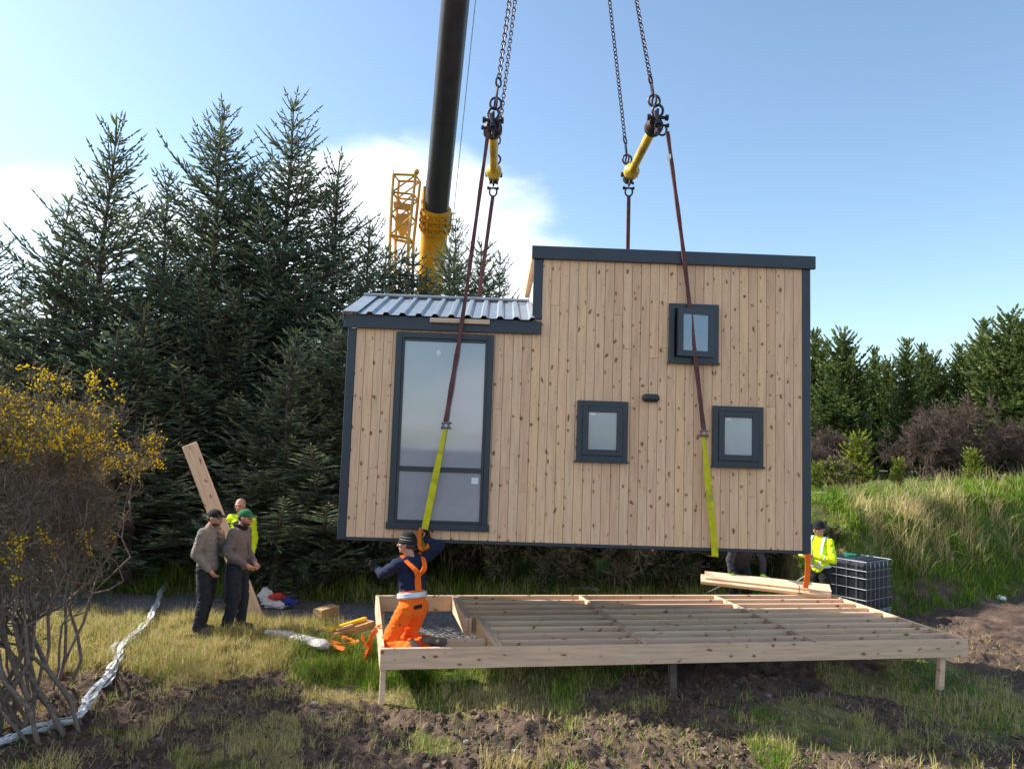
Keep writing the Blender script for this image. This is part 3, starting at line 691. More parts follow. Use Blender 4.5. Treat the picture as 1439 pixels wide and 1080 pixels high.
for k, (x, Y) in enumerate([(-2.4,15.4), (-1.2,15.6), (0.0,15.5), (1.2,15.4), (2.4,15.3), (3.6,15.3), (4.8,15.6), (6.0,16.0), (-3.8,15.2), (-5.4,15.4)]):
    bare('scrub_bush', 0, 0, Y, 2.0+.25*math.sin(k*2.2), 80+k, M['twig'], hs[k], group='scrub bushes behind the frame', leaf=5 if k not in (3, 4) else 2, leafm=M['shrub'], x=x, stems=11, spread=.85, r0=.018, lw=.022)
# thin weed stalks in the foreground mud
for k, (px, py0, Y, H, lab) in enumerate([(328,1080,6.9,1.25,'thin bare weed stalk standing in the dark soil at the bottom left'), (300,1080,6.6,.55,'short brown weed stalk at the bottom left'), (380,1070,6.8,.5,'leaning dead stem beside the taller weed stalk')]):
    x = at(px, 900, Y)[0]; z = float(gh(x, Y)); rng = np.random.RandomState(90+k); P = [V3(x, Y, z-.03)]
    for i_ in range(10): P.append(P[-1]+V3(rng.normal(0, .012)+.01*k, rng.normal(0, .012), H/10))
    m = MB(); m.tube(P, np.linspace(.006, .0015, 11), 5)
    for i_ in range(2, 11):
        for _ in range(2): d = nrm(rng.normal(size=3)*V3(1,1,.2)+V3(0,0,.8)); m.tube([P[i_-1], P[i_-1]+d*.05, P[i_-1]+d*.05+nrm(d+V3(0,0,.6))*.06], [.002,.0015,.0008], 4)
    m.solo('weed_stalk', M['twig'], P[0], label=lab, cat='weed', group='thin stalks in the foreground')
exec_marker = 1

# ------------------------------------------------------------------ tiny house
HO = V3(-2.105, 9.05, 1.72); HYAW = math.radians(1.04); HROLL = math.radians(.5)
house = empty('tiny_house', HO, (0, -HROLL, HYAW), label='tiny wooden house with vertical larch boards, hanging from four slings above the timber frame', cat='tiny house')
def hw(u, v, d=0.0):
    a = np.array([math.cos(HYAW), math.sin(HYAW), 0]); b = np.array([-math.sin(HYAW), math.cos(HYAW), 0]); Z = V3(0,0,1)
    A = math.cos(HROLL)*a+math.sin(HROLL)*Z; U = -math.sin(HROLL)*a+math.cos(HROLL)*Z
    return HO+A*u+b*d+U*v
HD = 2.5
def hb(name, m, boxes, parent=house, bev=.004, **k):
    b = MB()
    for bx in boxes: b.box((bx[0], bx[2], bx[4]), (bx[1], bx[3], bx[5]), bev=bev)
    return b.build(name, m, parent, world=False, **k)
# x range, y(depth) range, z range
hb('chassis', M['under'], [(.03, 5.96, .03, HD-.03, -.035, .02)])
hb('wall', M['membrane'], [(.05, 5.93, .03, HD-.02, .02, 2.66), (2.40, 5.93, .03, HD-.02, 2.66, 3.66)])
rng = np.random.RandomState(3)
def cladding(name, segs_, yf, ax=0, nrmdir=-1, parent=house):
    b = MB()
    for (u0, u1, v0, v1, jointz) in segs_:
        n = max(1, round((u1-u0)/.119)); w = (u1-u0)/n
        for i_ in range(n):
            a, c = u0+i_*w+.0022, u0+(i_+1)*w-.0022; cuts = [v0, v1]
            if rng.rand() < .45: cuts = [v0, rng.uniform(v0+.5, v1-.4), v1]
            for q in range(len(cuts)-1):
                j = rng.uniform(-.0015, .0015); t = rng.rand(); z0, z1 = cuts[q]+(.001 if q else 0), cuts[q+1]-(.001 if q < len(cuts)-2 else 0)
                if ax == 0: b.box((a, yf-.02+j, z0), (c, yf, z1), t, .003)
                else: b.box((yf, a, z0), (yf+nrmdir*(.02+j), c, z1), t, .003)
    return b.build(name, M['clad'], parent, world=False)
cladding('cladding', [(.10, 2.362, .012, 2.66, 0), (2.362, 2.475, .012, 2.845, 0), (2.475, 5.885, .012, 3.65, 0)], .02)
cladding('side_cladding', [(.10, HD-.08, .012, 2.62, 0)], .02, 1, -1)
cladding('side_cladding', [(.10, HD-.08, .012, 3.62, 0)], 5.96, 1, 1)
b = MB(); nb_ = 48
for v_ in (.12, .95, 1.75, 2.5):
    for i_ in range(nb_):
        u_ = .16+i_*.1185
        if (.58 < u_ < 1.92 and v_ > .12) or (2.94 < u_ < 3.65 and 1.0 < v_ < 1.85) or (4.68 < u_ < 5.4 and 1.0 < v_ < 1.85) or (4.1 < u_ < 4.8 and v_ > 2.3) or u_ > 5.86: continue
        zz = v_+rng.uniform(-.012, .012); b.add([(u_+a_*.0045, -.0025, zz+c_*.0045) for a_, c_ in ((-1,0), (0,-1), (1,0), (0,1))], [(0,1,2,3)])
tag(b.build('nail_heads', M['darksteel'], house, world=False), kind='stuff')
hb('corner_trim', M['trim'], [(-.006, .098, -.012, .10, -.02, 2.655)])
hb('corner_trim', M['trim'], [(5.885, 5.990, -.012, .10, -.02, 3.645)])
hb('corner_trim', M['trim'], [(2.356, 2.474, -.012, .05, 2.86, 3.648)])
hb('bottom_trim', M['trim'], [(.099, 5.884, -.006, .03, -.028, .010)])
# fascias
hb('fascia', M['trim'], [(-.055, 2.47, -.055, -.02, 2.655, 2.825)], label='dark fascia under the low corrugated roof')
hb('fascia', M['trim'], [(2.325, 6.045, -.05, .0, 3.648, 3.818)], label='dark fascia along the tall flat roof')
hb('roof_edge', M['clad'], [(2.33, 2.42, .003, HD, 3.66, 3.80)], label='pale wooden edge board of the tall roof, left end')
hb('upper_roof', M['trim'], [(2.42, 6.04, .003, HD+.03, 3.67, 3.812)])
# corrugated gable roof
def corr(y0, z0, y1, z1, x0, x1, pitch_=.208, amp=.032):
    V, F = [], []; n = int(round((x1-x0)/pitch_)); prof = []
    for i_ in range(n):
        a = x0+i_*pitch_; prof += [(a, 0), (a+.11, 0), (a+.132, amp), (a+.180, amp), (a+.204, 0)]
    prof.append((x0+n*pitch_, 0)); sl = nrm(V3(0, y1-y0, z1-z0)); nn = V3(0, -sl[2], sl[1])
    if nn[2] < 0: nn = -nn
    for (yy, zz) in ((y0, z0), (y1, z1)):
        for (x, h) in prof: V.append(V3(x, yy, zz)+nn*h)
    k = len(prof); V2 = [v-nn*.003 for v in V]
    F = [(i_, i_+1, k+i_+1, k+i_) for i_ in range(k-1)]; F2 = [tuple(2*k+j for j in f[::-1]) for f in F]
    F3 = [(i_+1, i_, 2*k+i_, 2*k+i_+1) for i_ in range(k-1)]+[(k+i_, k+i_+1, 3*k+i_+1, 3*k+i_) for i_ in range(k-1)]
    return V+V2, F+F2+F3
RY, RZ = 1.27, 3.32
b = MB(); b.add(*corr(-.10, 2.828, RY, RZ, .12, 2.362)); b.add(*corr(HD+.10, 2.828, RY, RZ, .12, 2.362)); roof = b.build('metal_roof', M['roof'], house, world=False)
b = MB(); sl = nrm(V3(0, RY+.1, RZ-2.828)); nn = V3(0, -sl[2], sl[1])
b.box((-.07, 0, .0), (.125, 1.47, .012), fr=(V3(0,-.10,2.845), V3(1,0,0), sl, nn)); b.box((-.07, 0, -.10), (-.058, 1.47, .0), fr=(V3(0,-.10,2.845), V3(1,0,0), sl, nn))
b.build('verge_flashing', M['roof'], roof, world=False)
b = MB(); b.tube([(-.07, RY, RZ+.035), (2.36, RY, RZ+.035)], .05, 10, flat=((0,0,1), .6)); b.build('ridge_cap', M['roof'], roof, world=False)
b = MB(); b.add([(.03, .03, 2.66), (.03, HD-.03, 2.66), (.03, RY, RZ-.03), (2.4, .03, 2.66), (2.4, HD-.03, 2.66), (2.4, RY, RZ-.03)], [(0,2,1), (3,4,5), (0,3,5,2), (1,2,5,4), (0,1,4,3)]); b.build('gable_wall', M['clad'], house, world=False)
# windows
def frame_ring(b, u0, u1, v0, v1, w, y0, y1, bev=.004):
    b.box((u0, y0, v0), (u0+w, y1, v1), bev=bev); b.box((u1-w, y0, v0), (u1, y1, v1), bev=bev)
    b.box((u0+w-.001, y0+.001, v0), (u1-w+.001, y1, v0+w), bev=bev); b.box((u0+w-.001, y0+.001, v1-w), (u1-w+.001, y1, v1), bev=bev)
wnd = hb('window', M['frame'], [(.62, .70, -.050, .0, .155, 2.625), (1.80, 1.875, -.050, .0, .155, 2.625), (.699, 1.801, -.048, .0, 2.55, 2.625), (.60, 1.895, -.062, .0, .13, .215)], label='tall two part glazed door window')
b = MB(); frame_ring(b, .700, 1.80, .216, 2.549, .035, -.036, 0); b.box((.735, -.036, .855), (1.765, 0, .918), bev=.003); b.build('sash', M['frame'], wnd, world=False)
hb('pane', M['glass'], [(.734, 1.766, -.018, -.004, .917, 2.515)], wnd, 0, label='tall upper pane')
hb('pane', M['glass'], [(.734, 1.766, -.018, -.004, .250, .856)], wnd, 0, label='low lower pane')
hb('sticker', M['film'], [(1.65, 1.735, -.0215, -.019, .72, .80)], wnd, 0)
b = MB(); b.add([(1.13,-.021,2.36), (1.17,-.021,2.33), (1.20,-.021,2.37), (1.185,-.021,2.40), (1.155,-.021,2.415)], [(0,1,2,3,4)]); b.build('sticker', M['film'], wnd, world=False)
def window(u0, u1, v0, v1, label, stick=True, openw=False):
    b = MB(); frame_ring(b, u0, u1, v0, v1, .07, -.052, 0); b.box((u0-.015, -.066, v0-.022), (u1+.015, -.002, v0+.004), bev=.003)
    o = b.build('window', M['frame'], house, world=False, label=label)
    if not openw:
        b = MB(); frame_ring(b, u0+.0705, u1-.0705, v0+.0705, v1-.0705, .075, -.070, -.012); b.build('sash', M['frame'], o, world=False)
        hb('pane', M['glass_small'], [(u0+.144, u1-.144, -.045, -.03, v0+.144, v1-.144)], o, 0)
        if stick: hb('sticker', M['film'], [(u0+.16, u0+.235, -.048, -.0455, v1-.185, v1-.155)], o, 0)
    else:
        hb('gap_shade_sheet', M['gap_shade'], [(u0+.07, u1-.07, -.010, -.004, v0+.07, v1-.07)], o, 0)  # near-black sheet stands in for the unlit room behind the ajar sash
        hinge = V3(u1-.0705, -.02, 0); th = math.radians(11); X = V3(-math.cos(th), -math.sin(th), 0); Yv = V3(-math.sin(th)*-1, -math.cos(th), 0)*-1; fr = (hinge, X, V3(math.sin(th), -math.cos(th), 0)*-1, V3(0,0,1)); wd = u1-u0-.145
        b = MB()
        for (a0, a1, z0, z1) in ((0, .075, v0+.0705, v1-.0705), (wd-.07, wd, v0+.0705, v1-.0705), (.074, wd-.069, v0+.0705, v0+.145), (.074, wd-.069, v1-.145, v1-.0705)): b.box((a0, -.045, z0), (a1, .0, z1), fr=fr)
        b.build('sash', M['frame'], o, world=False)
        b = MB(); b.box((.074, -.03, v0+.144), (wd-.069, -.018, v1-.144), fr=fr); b.build('pane', M['glass_small'], o, world=False)
    return o
window(2.968, 3.620, 1.060, 1.825, 'small square window below the wall light, left of the two low ones')
window(4.712, 5.362, 1.050, 1.815, 'small square window low at the right end')
window(4.130, 4.775, 2.362, 3.125, 'upper window standing slightly ajar', False, True)
b = MB(); b.cap((3.85, -.03, 1.885), (3.97, -.03, 1.885), .054, .054, side=(0,1,0), k=.9); b.build('wall_light', M['lightbox'], house, world=False, smooth=True)
b = MB(); b.box((1.045, -.105, 2.752), (1.81, -.057, 2.81), .6, .004)
o = b.mesh('p'); V_ = [hw(1.045, 2.752, -.105)]
pk = fobj('packing_board', o, M['timber']); pk.location = tuple(HO); pk.rotation_euler = (0, -HROLL, HYAW); tag(pk, 'short pale packing board wedged between sling and low eaves of the house', 'board')

# ------------------------------------------------------------------ lifting gear
def curve(pts, n=12):
    pts = np.asarray(pts, float); k = len(pts); t = np.linspace(0, k-1, n*(k-1)+1); out = []
    for tt in t:
        i_ = min(int(tt), k-2); f = tt-i_; p0, p1, p2, p3 = pts[max(i_-1, 0)], pts[i_], pts[i_+1], pts[min(i_+2, k-1)]
        out.append(.5*((2*p1)+(-p0+p2)*f+(2*p0-5*p1+4*p2-p3)*f*f+(-p0+3*p1-3*p2+p3)*f**3))
    return np.array(out)
def ribbon(b, pts, w, t, side, a=0.0):
    pts = np.asarray(pts, float); T = nrm(np.gradient(pts, axis=0)); n = len(pts); V = []
    w = np.broadcast_to(w, (n,)); side = np.asarray(side, float); side = np.broadcast_to(side, (n, 3))
    for i_ in range(n):
        s_ = nrm(side[i_]-T[i_]*np.dot(side[i_], T[i_])); u = np.cross(T[i_], s_)
        for a_, c_ in ((-1,-1), (1,-1), (1,1), (-1,1)): V.append(pts[i_]+s_*a_*w[i_]/2+u*c_*t/2)
    F = [(i_*4+j, i_*4+(j+1) % 4, i_*4+4+(j+1) % 4, i_*4+4+j) for i_ in range(n-1) for j in range(4)]+[(3,2,1,0), tuple((n-1)*4+j for j in range(4))]
    return b.add(V, F, a)
def shackle(b, c, down, R_=.055, r=.013, nn=(0,1,0)):
    """bow shackle: open bow towards `down`, pin across the top"""
    c = np.asarray(c, float); d = nrm(down); n = nrm(np.asarray(nn)-d*np.dot(nn, d)); s_ = np.cross(n, d)
    t = np.linspace(-.72*PI, .72*PI, 17); P = [c+d*(R_*1.25*math.cos(x)+R_*.5)+s_*R_*math.sin(x) for x in t]
    b.tube(P, r, 8); e0, e1 = P[0]-s_*.0, P[-1]
    o = c-d*R_*.55
    b.tube([o-s_*R_*1.35, o+s_*R_*1.35], r*1.15, 8); b.tube([o+s_*R_*1.15, o+s_*R_*1.7], r*1.9, 6); b.tube([o-s_*R_*1.5, o-s_*R_*1.1], r*1.9, 8)
def chain_mesh(p, q, L=.085, w=.030, r=.0085):
    p, q = np.asarray(p), np.asarray(q); D = q-p; n = int(np.linalg.norm(D)/(L*.74)); T = nrm(D); a = nrm(np.cross(T, (0,1,0))); c = np.cross(T, a)
    b = MB()
    for i_ in range(n):
        m = p+D*(i_+.5)/n; nn_ = nrm(a+c*.5) if i_ % 2 else nrm(c-a*.5); b.torus(m, nn_, w, r, sx=L/2/w, along=T, seg=10, sub=5)
    return b
APEX = V3(.30, 10.25, 16.6)
bars = {}
bl0, bl1 = at(693, 172, 9.1), at(694, 248, 11.4); br0, br1 = at(924, 168, 9.15), at(884, 248, 11.45)
for nm, p, q, lab in (('L', bl0, bl1, 'yellow spreader bar on the left, seen nearly end on'), ('R', br0, br1, 'yellow spreader bar on the right, sloping down to the left')):
    T = nrm(q-p); mid = (p+q)/2; rt = empty('spreader_bar', mid, label=lab, cat='spreader bar', group='yellow spreader bars of the lifting gear')
    b = MB(); b.tube([p+T*.12, q-T*.12], .066, 20); b.build('tube', M['yellowbar'], rt, smooth=True)
    for e, sg in ((p, 1), (q, -1)):
        b = MB()
        b.tube([e+T*sg*.10, e+T*sg*.18, e+T*sg*.20, e+T*sg*.30, e+T*sg*.36], [.085,.10,.125,.125,.07], 20)
        b.build('collar', M['darksteel'] if (sg > 0) else M['yellowbar'], rt, smooth=True)
        b = MB()
        b.box((-.02, -.016, -.17), (.13, .016, .15), bev=.01, fr=(e, T*sg, nrm(np.cross(T, (0,0,1))), V3(0,0,1)))
        if sg < 0: b.tube([e-T*.04, e+T*.12], .09, 16)
        b.build('end_plate', M['darksteel'], rt)
    bars[nm] = (p, q)
def chain_thing(e, label):
    top = APEX+V3(.0, 0, 0); d = nrm(top-e); b = chain_mesh(e+d*.66, top)
    b.torus(e+d*.60, nrm(np.cross(d, (0,1,0))+V3(0,.7,0)), .055, .014, sx=1.2, along=d)                # coupling link
    b.torus(e+d*.45, nrm(np.cross(d, (0,1,0))), .034, .014, sx=3.0, along=d)
    b.torus(e+d*.28, V3(0,1,0), .075, .017, sx=1.1, along=d)
    b.torus(e+d*.28, V3(1,.3,0), .06, .015, sx=1.2, along=d)
    o = b.solo('chain', M['chain'], e+d*.3, label=label, cat='chain', group='lifting chains'); return o
chain_thing(bars['L'][0], 'near chain on the left, running down to the front end of the left spreader bar')
chain_thing(bars['L'][1], 'far chain on the left, running behind to the back end of the left spreader bar')
chain_thing(bars['R'][1], 'far chain on the right, ending at the lower left end of the right spreader bar')
chain_thing(bars['R'][0], 'near chain on the right, ending at the upper end of the right spreader bar')
b = MB(); b.torus(APEX+V3(0,0,.12), (0,1,0), .12, .025); b.solo('master_ring', M['chain'], APEX, label='steel master ring joining the four lifting chains above the photo', cat='ring')
for nm, p in (('L', bars['L'][0]), ('R', bars['R'][0]), ('L', bars['L'][1]), ('R', bars['R'][1])):
    front = p is bars['L'][0] or p is bars['R'][0]
    side = 'left' if nm == 'L' else 'right'
    rt = empty('lifting_sling', p+V3(0,0,-.2), label=('%s sling on the %s, brown sleeve shackled to a yellow web' % ('front', side)) if front else 'back sling on the %s, brown sleeve dropping behind the roof' % side, cat='sling', group='lifting slings')
    b = MB(); b.torus(p+V3(0,0,.12), V3(0,1,.2), .07, .018, sx=1.1, along=(0,0,1)); shackle(b, p+V3((-.05 if nm == 'L' else .06) if front else 0, -.02, -.12 if front else -.24), (0,0,-1), .06, .015)
    if not front: shackle(b, p+V3(0, -.03, -.10), (0,0,1), .045, .013)
    b.tube([p+V3(-.11,-.02,.02), p+V3(.11,-.02,.02)], .024, 8); b.tube([p+V3(-.14,-.02,.02), p+V3(-.10,-.02,.02)], .04, 6); b.tube([p+V3(.10,-.02,.02), p+V3(.14,-.02,.02)], .04, 6)
    b.tube([p+V3(-.03,-.03,.10), p+V3(.0,-.04,-.08)], .035, 8)
    b.build('shackle', M['darksteel'], rt, smooth=True)
    if front:
        tp_ = at(686 if nm == 'L' else 938, 186 if nm == 'L' else 185, 9.0)
        kn = hw(*( (1.30, 1.48) if nm == 'L' else (4.57, 1.49)), -.12)
        eave = hw(1.46, 2.79, -.135) if nm == 'L' else hw(4.30, 3.73, -.085)
        bot = hw(1.07, -.05, -.04) if nm == 'L' else hw(4.74, -.03, -.03)
        P1 = curve([tp_, (tp_*.6+eave*.4)+V3(0,-.0,0), eave, (eave+kn)/2+V3(0,-.0,0), kn], 8)
        w = np.linspace(.045, .055, len(P1))+.006*np.sin(np.linspace(0, 40, len(P1)))
        b = MB(); ribbon(b, P1, w, .022, V3(1,0,.0)+np.stack([np.zeros(len(P1)), .25*np.sin(np.linspace(0, 6, len(P1))), np.zeros(len(P1))], 1)); b.build('sleeve', M['brownstrap'], rt)
        b = MB(); shackle(b, kn+V3(0,0,-.045), (0,0,1), .036, .011); b.tube([kn+V3(-.05,-.01,-.01), kn+V3(.07,-.01,0)], .012, 6); b.build('connector', M['shackle'], rt, smooth=True)
        P2 = curve([kn+V3(0,.01,-.07), kn*.5+bot*.5+V3(0,-.01,0), bot+V3(0,-.03,.05), bot+V3(0,.03,-.06), bot+V3(.02,.6,-.085)], 8)
        w = np.concatenate([np.linspace(.04, .085, 8), np.full(len(P2)-8, .085)]); b = MB(); ribbon(b, P2, w, .008, (1,0,0)); b.build('web', M['yellowstrap'], rt)
        if nm == 'R':
            b = MB(); c_ = at(940, 222, 8.97); b.add([c_+V3(-.04,-.0,.0), c_+V3(.02,0,.06), c_+V3(.03,0,.01), c_+V3(-.02,0,-.07), c_+V3(-.04,-.004,.0), c_+V3(.02,-.004,.06), c_+V3(.03,-.004,.01), c_+V3(-.02,-.004,-.07)], [(0,1,2,3), (7,6,5,4), (0,4,5,1), (1,5,6,2), (2,6,7,3), (3,7,4,0)]); b.build('paper_tag', M['film'], rt)
    else:
        tp_ = p+V3(0,-.02,-.33); rf = hw(1.48, 2.70, HD+.10) if nm == 'L' else hw(4.05, 3.7, HD+.09); bot = hw(1.3 if nm == 'L' else 4.5, -.1, HD+.05)
        P1 = curve([tp_, (tp_+rf)/2, rf, bot, bot+V3(0,-.6,-.03)], 8); b = MB(); ribbon(b, P1, .06, .022, V3(1,.2,0)); b.build('sleeve', M['brownstrap'], rt)

# crane ---------------------------------------------------------------
B1, B0 = at(614, 288, 22.0), at(640, 0, 17.8); bd = nrm(B0-B1)
foot = B1-bd*9.6
cb = empty('mobile_crane', (foot[0]-.3, foot[1], float(gh(foot[0], foot[1], False))), label='yellow mobile crane behind the spruces with a long dark telescopic boom', cat='crane')
tip = B1+bd*(22.0-10.4)/abs(bd[1])
b = MB(); b.tube([B1-bd*.5, tip], [.385, .36], 32); bo = b.build('telescopic_boom', M['boom'], cb, smooth=True)
b = MB(); b.tube([foot, B1-bd*.95], .44, 28); base_b = b.build('base_boom', M['yellow'], cb, smooth=True)
b = MB()
b.tube([B1-bd*.96, B1-bd*.1], .455, 28)
for k in range(4): b.tube([B1-bd*(.86-.22*k), B1-bd*(.80-.22*k)], .52-.012*k, 28)
for k in range(3):
    for j in range(14):
        a_ = j/14*2*PI; u = nrm(np.cross(bd, (1,0,0))); w_ = np.cross(bd, u); c_ = B1-bd*(.75-.22*k)+(u*math.cos(a_)+w_*math.sin(a_))*.50; b.box((-.03,-.03,-.06), (.03,.03,.06), fr=(c_, u, w_, bd))
    c_ = B1-bd*(.72-.22*k); b.tube([c_+V3(.40,0,0), c_+V3(.66,0,.02)], .018, 6)
b.build('boom_collar', M['yellow'], cb)
b = MB(); b.tube([B1+V3(-.42,-.1,-.2), B1+V3(-.42,-.1,.55)], [.09,.05], 6); b.tube([B1+V3(-.36,-.1,.3), B1+V3(-.36,-.1,.75)], .02, 6); b.build('boom_sensor', M['yellow'], cb)
# lattice jib stowed beside the boom
J = lambda px, py, Y=21.5: at(px, py, Y)
b = MB(); tl, tr, ml, mr, bl_, br_ = J(553,245), J(584,246), J(551,270), J(581,273), J(548,330), J(574,335)
lo_l, lo_r = J(546,440), J(572,440)
def lat(p, q, r=.035, bb=b): bb.tube([p, q], r, 7)
for dY in (0, .75):
    o_ = V3(.06*dY, dY, .1*dY)
    for p, q, r in ((tl, ml, .045), (tr, mr, .045), (ml, bl_, .05), (mr, br_, .05), (bl_, lo_l, .05), (br_, lo_r, .05), (tl, tr, .04), (ml, mr, .035), (bl_, br_, .05), (ml, tr, .028), (ml, (mr+br_)/2, .028), ((ml+bl_)/2, mr, .028), ((ml+bl_)/2, br_, .028), (bl_, (mr+br_)/2, .028), (lo_l, lo_r, .04), (lo_l, (br_+lo_r)/2, .03), ((bl_+lo_l)/2, br_, .03), (lo_l*.5+bl_*.5, lo_r*.5+br_*.5, .03)): lat(p+o_, q+o_, r)
for p in (tl, tr, ml, mr, bl_, br_, (ml+bl_)/2, (mr+br_)/2): lat(p, p+V3(.045,.75,.075), .03); 
b.ell(tr+V3(.02,0,.1), .09, .09, .1); b.tube([tl, tl+V3(0,0,.25)], .015, 5); jib = b.build('lattice_jib', M['yellow'], cb, smooth=True)
b = MB(); P = [J(558,300,21.8), J(574,300,21.8), J(572,322,21.8), J(563,334,21.8), J(556,318,21.8)]; b.add(P+[p+V3(0,.2,0) for p in P], [(0,1,2,3,4), (9,8,7,6,5)]+[(i_, i_+5, (i_+1) % 5+5, (i_+1) % 5) for i_ in range(5)])
P = [J(553,283,21.8), J(579,287,21.8), J(578,294,21.8), J(553,291,21.8)]; b.add(P+[p+V3(0,.2,0) for p in P], [(0,1,2,3), (7,6,5,4)]+[(i_, i_+4, (i_+1) % 4+4, (i_+1) % 4) for i_ in range(4)])
b.build('jib_plate', M['yellow'], jib)
b = MB(); hr0, hr1 = at(641, 265, 21.0), at(668, -10, 16.6); hd = nrm(hr1-hr0); b.tube([hr0-hd*8, hr0, tip+V3(.5,0,.1)], .011, 6); b.build('hoist_rope', M['steel'], cb)
b = MB(); b.box((-.45,-.5,-.4), (.45,.5,.45), bev=.06, fr=(tip, nrm(np.cross(bd, (0,0,1))), nrm(np.cross(bd, (1,0,0))), bd)); b.tube([tip, V3(*APEX)+V3(0,0,.9)], .015, 6); b.tube([APEX+V3(0,0,.3), APEX+V3(0,0,1.0)], [.16,.22], 12); b.build('boom_head', M['yellow'], cb, smooth=True)
gz = float(gh(foot[0], foot[1], False))
b = MB(); fx, fy = foot[0], foot[1]
b.box((fx-1.35, fy-4.5, gz+.9), (fx+1.35, fy+4.5, gz+1.5), bev=.05); b.box((fx-1.3, fy-4.9, gz+.8), (fx+1.3, fy-3.0, gz+2.0), bev=.15); b.box((fx-1.1, fy-1.0, gz+1.5), (fx+1.1, fy+3.2, gz+2.3), bev=.1); b.box((fx-1.3, fy-.6, gz+1.6), (fx-.5, fy+1.2, gz+2.7), bev=.1)
b.tube([foot, V3(fx, fy+.2, gz+2.0)], [.42, .7], 16); b.build('carrier', M['yellow'], cb)
for sx in (-1, 1):
    for k in range(4):
        b = MB(); y_ = fy-3.2+k*2.0; b.tube([(fx+sx*1.0, y_, gz+.6), (fx+sx*1.34, y_, gz+.6)], .6, 24); b.tube([(fx+sx*1.33, y_, gz+.6), (fx+sx*1.36, y_, gz+.6)], .3, 16); b.build('wheel', M['rubber'], cb, smooth=False)

# ------------------------------------------------------------------ timber frame
PYAW = math.radians(11.717); PO = V3(-1.366, 8.307, .59); PWd, PDp = 7.878, 2.874; BH, BT = .235, .047
plat = empty('floor_frame', (PO[0], PO[1], PO[2]), (0, 0, PYAW), label='raised rectangular floor frame of pale sawn joists on short posts', cat='timber frame')
def pw(u, d, z=0.0): return PO+V3(math.cos(PYAW)*u-math.sin(PYAW)*d, math.sin(PYAW)*u+math.cos(PYAW)*d, z)
rb = np.random.RandomState(5)
def board(name, u0, d0, u1, d1, top=0.0, h=BH, t=BT, lab=None, parent=plat, m='timber', tint=None):
    """board on edge from (u0,d0) to (u1,d1), in frame coordinates, origin at its start so that grain runs along local x"""
    L = math.hypot(u1-u0, d1-d0); b = MB(); b.box((0, -t/2, -h), (L, t/2, 0), rb.rand() if tint is None else tint, .003)
    o = fobj(name, b.mesh(name), M[m], parent); o.location = (u0, d0, top); o.rotation_euler = (0, 0, math.atan2(d1-d0, u1-u0))
    if lab: tag(o, lab)
    return o
board('front_board', 0, BT/2, PWd, BT/2, .006, lab='long front edge board'); board('back_board', 0, PDp-BT/2, PWd, PDp-BT/2, .004)
board('end_board', BT/2, BT+.001, BT/2, PDp-BT-.001, .005, lab='left end board'); board('end_board', PWd-BT/2, BT+.001, PWd-BT/2, PDp-BT-.001, .005, lab='right end board')
uA, uA2, uB, uC = 1.20, 1.36, 3.25, 5.62
dm = PDp*.50
board('divider', uA, dm, uA, PDp-BT-.001, 0); board('divider', uA+BT+.003, dm, uA+BT+.003, PDp-BT-.001, -.004)
board('divider', uA2, BT+.001, uA2, dm+.14, -.002); board('divider', uA2+BT+.003, BT+.001, uA2+BT+.003, dm-.02, -.006)
for u in (uB, uC): board('divider', u, BT+.001, u, PDp-BT-.001, .001)
for k in range(1, 9):
    d = BT/2+k*(PDp-BT)/9
    a0 = (uA2+BT*1.5+.005) if d < dm+.02 else (uA+BT*1.5+.005)
    for q, (u0, u1) in enumerate(((a0, uB-BT/2-.001), (uB+BT/2+.001, uC-BT/2-.001), (uC+BT/2+.001, PWd-BT-.001))):
        jo = board('joist', u0, d+rb.normal(0, .006), u1, d+rb.normal(0, .006), -.003-.002*rb.rand())
        hb_ = MB(); L_ = u1-u0
        for (x0_, x1_) in ((0, .035), (L_-.035, L_)): hb_.box((x0_, -BT/2-.002, -.19), (x1_, BT/2+.002, -.055)); hb_.box((x0_ if x0_ == 0 else x1_-.002, -BT/2-.045, -.19), (x0_+.002 if x0_ == 0 else x1_, BT/2+.045, -.055))
        hb_.build('joist_hanger', M['steel'], jo, world=False)
board('joist', .55, .62, uA2-BT, .62, -.06, .12, .06, lab='short joist in the open left bay')
b = MB(); b.box((.06, .10, -.195), (.80, .80, -.15), .4, .004); b.build('kneeling_board', M['timber'], plat, world=False)
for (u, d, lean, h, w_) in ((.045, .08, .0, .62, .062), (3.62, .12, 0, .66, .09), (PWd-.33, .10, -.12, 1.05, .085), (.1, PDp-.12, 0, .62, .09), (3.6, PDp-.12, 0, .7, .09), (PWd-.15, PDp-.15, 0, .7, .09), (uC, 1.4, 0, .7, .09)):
    b = MB(); p = V3(u, d, -BH+.01); pm_ = M['bark'] if h == .66 else M['timber']; b.beam(p, p+V3(lean, -.03, -h), w_, w_*.8, (0,1,0), rb.rand(), .004); b.build('post', pm_, plat, world=False)  # middle front post gets the dark bark colour to stand in for shade

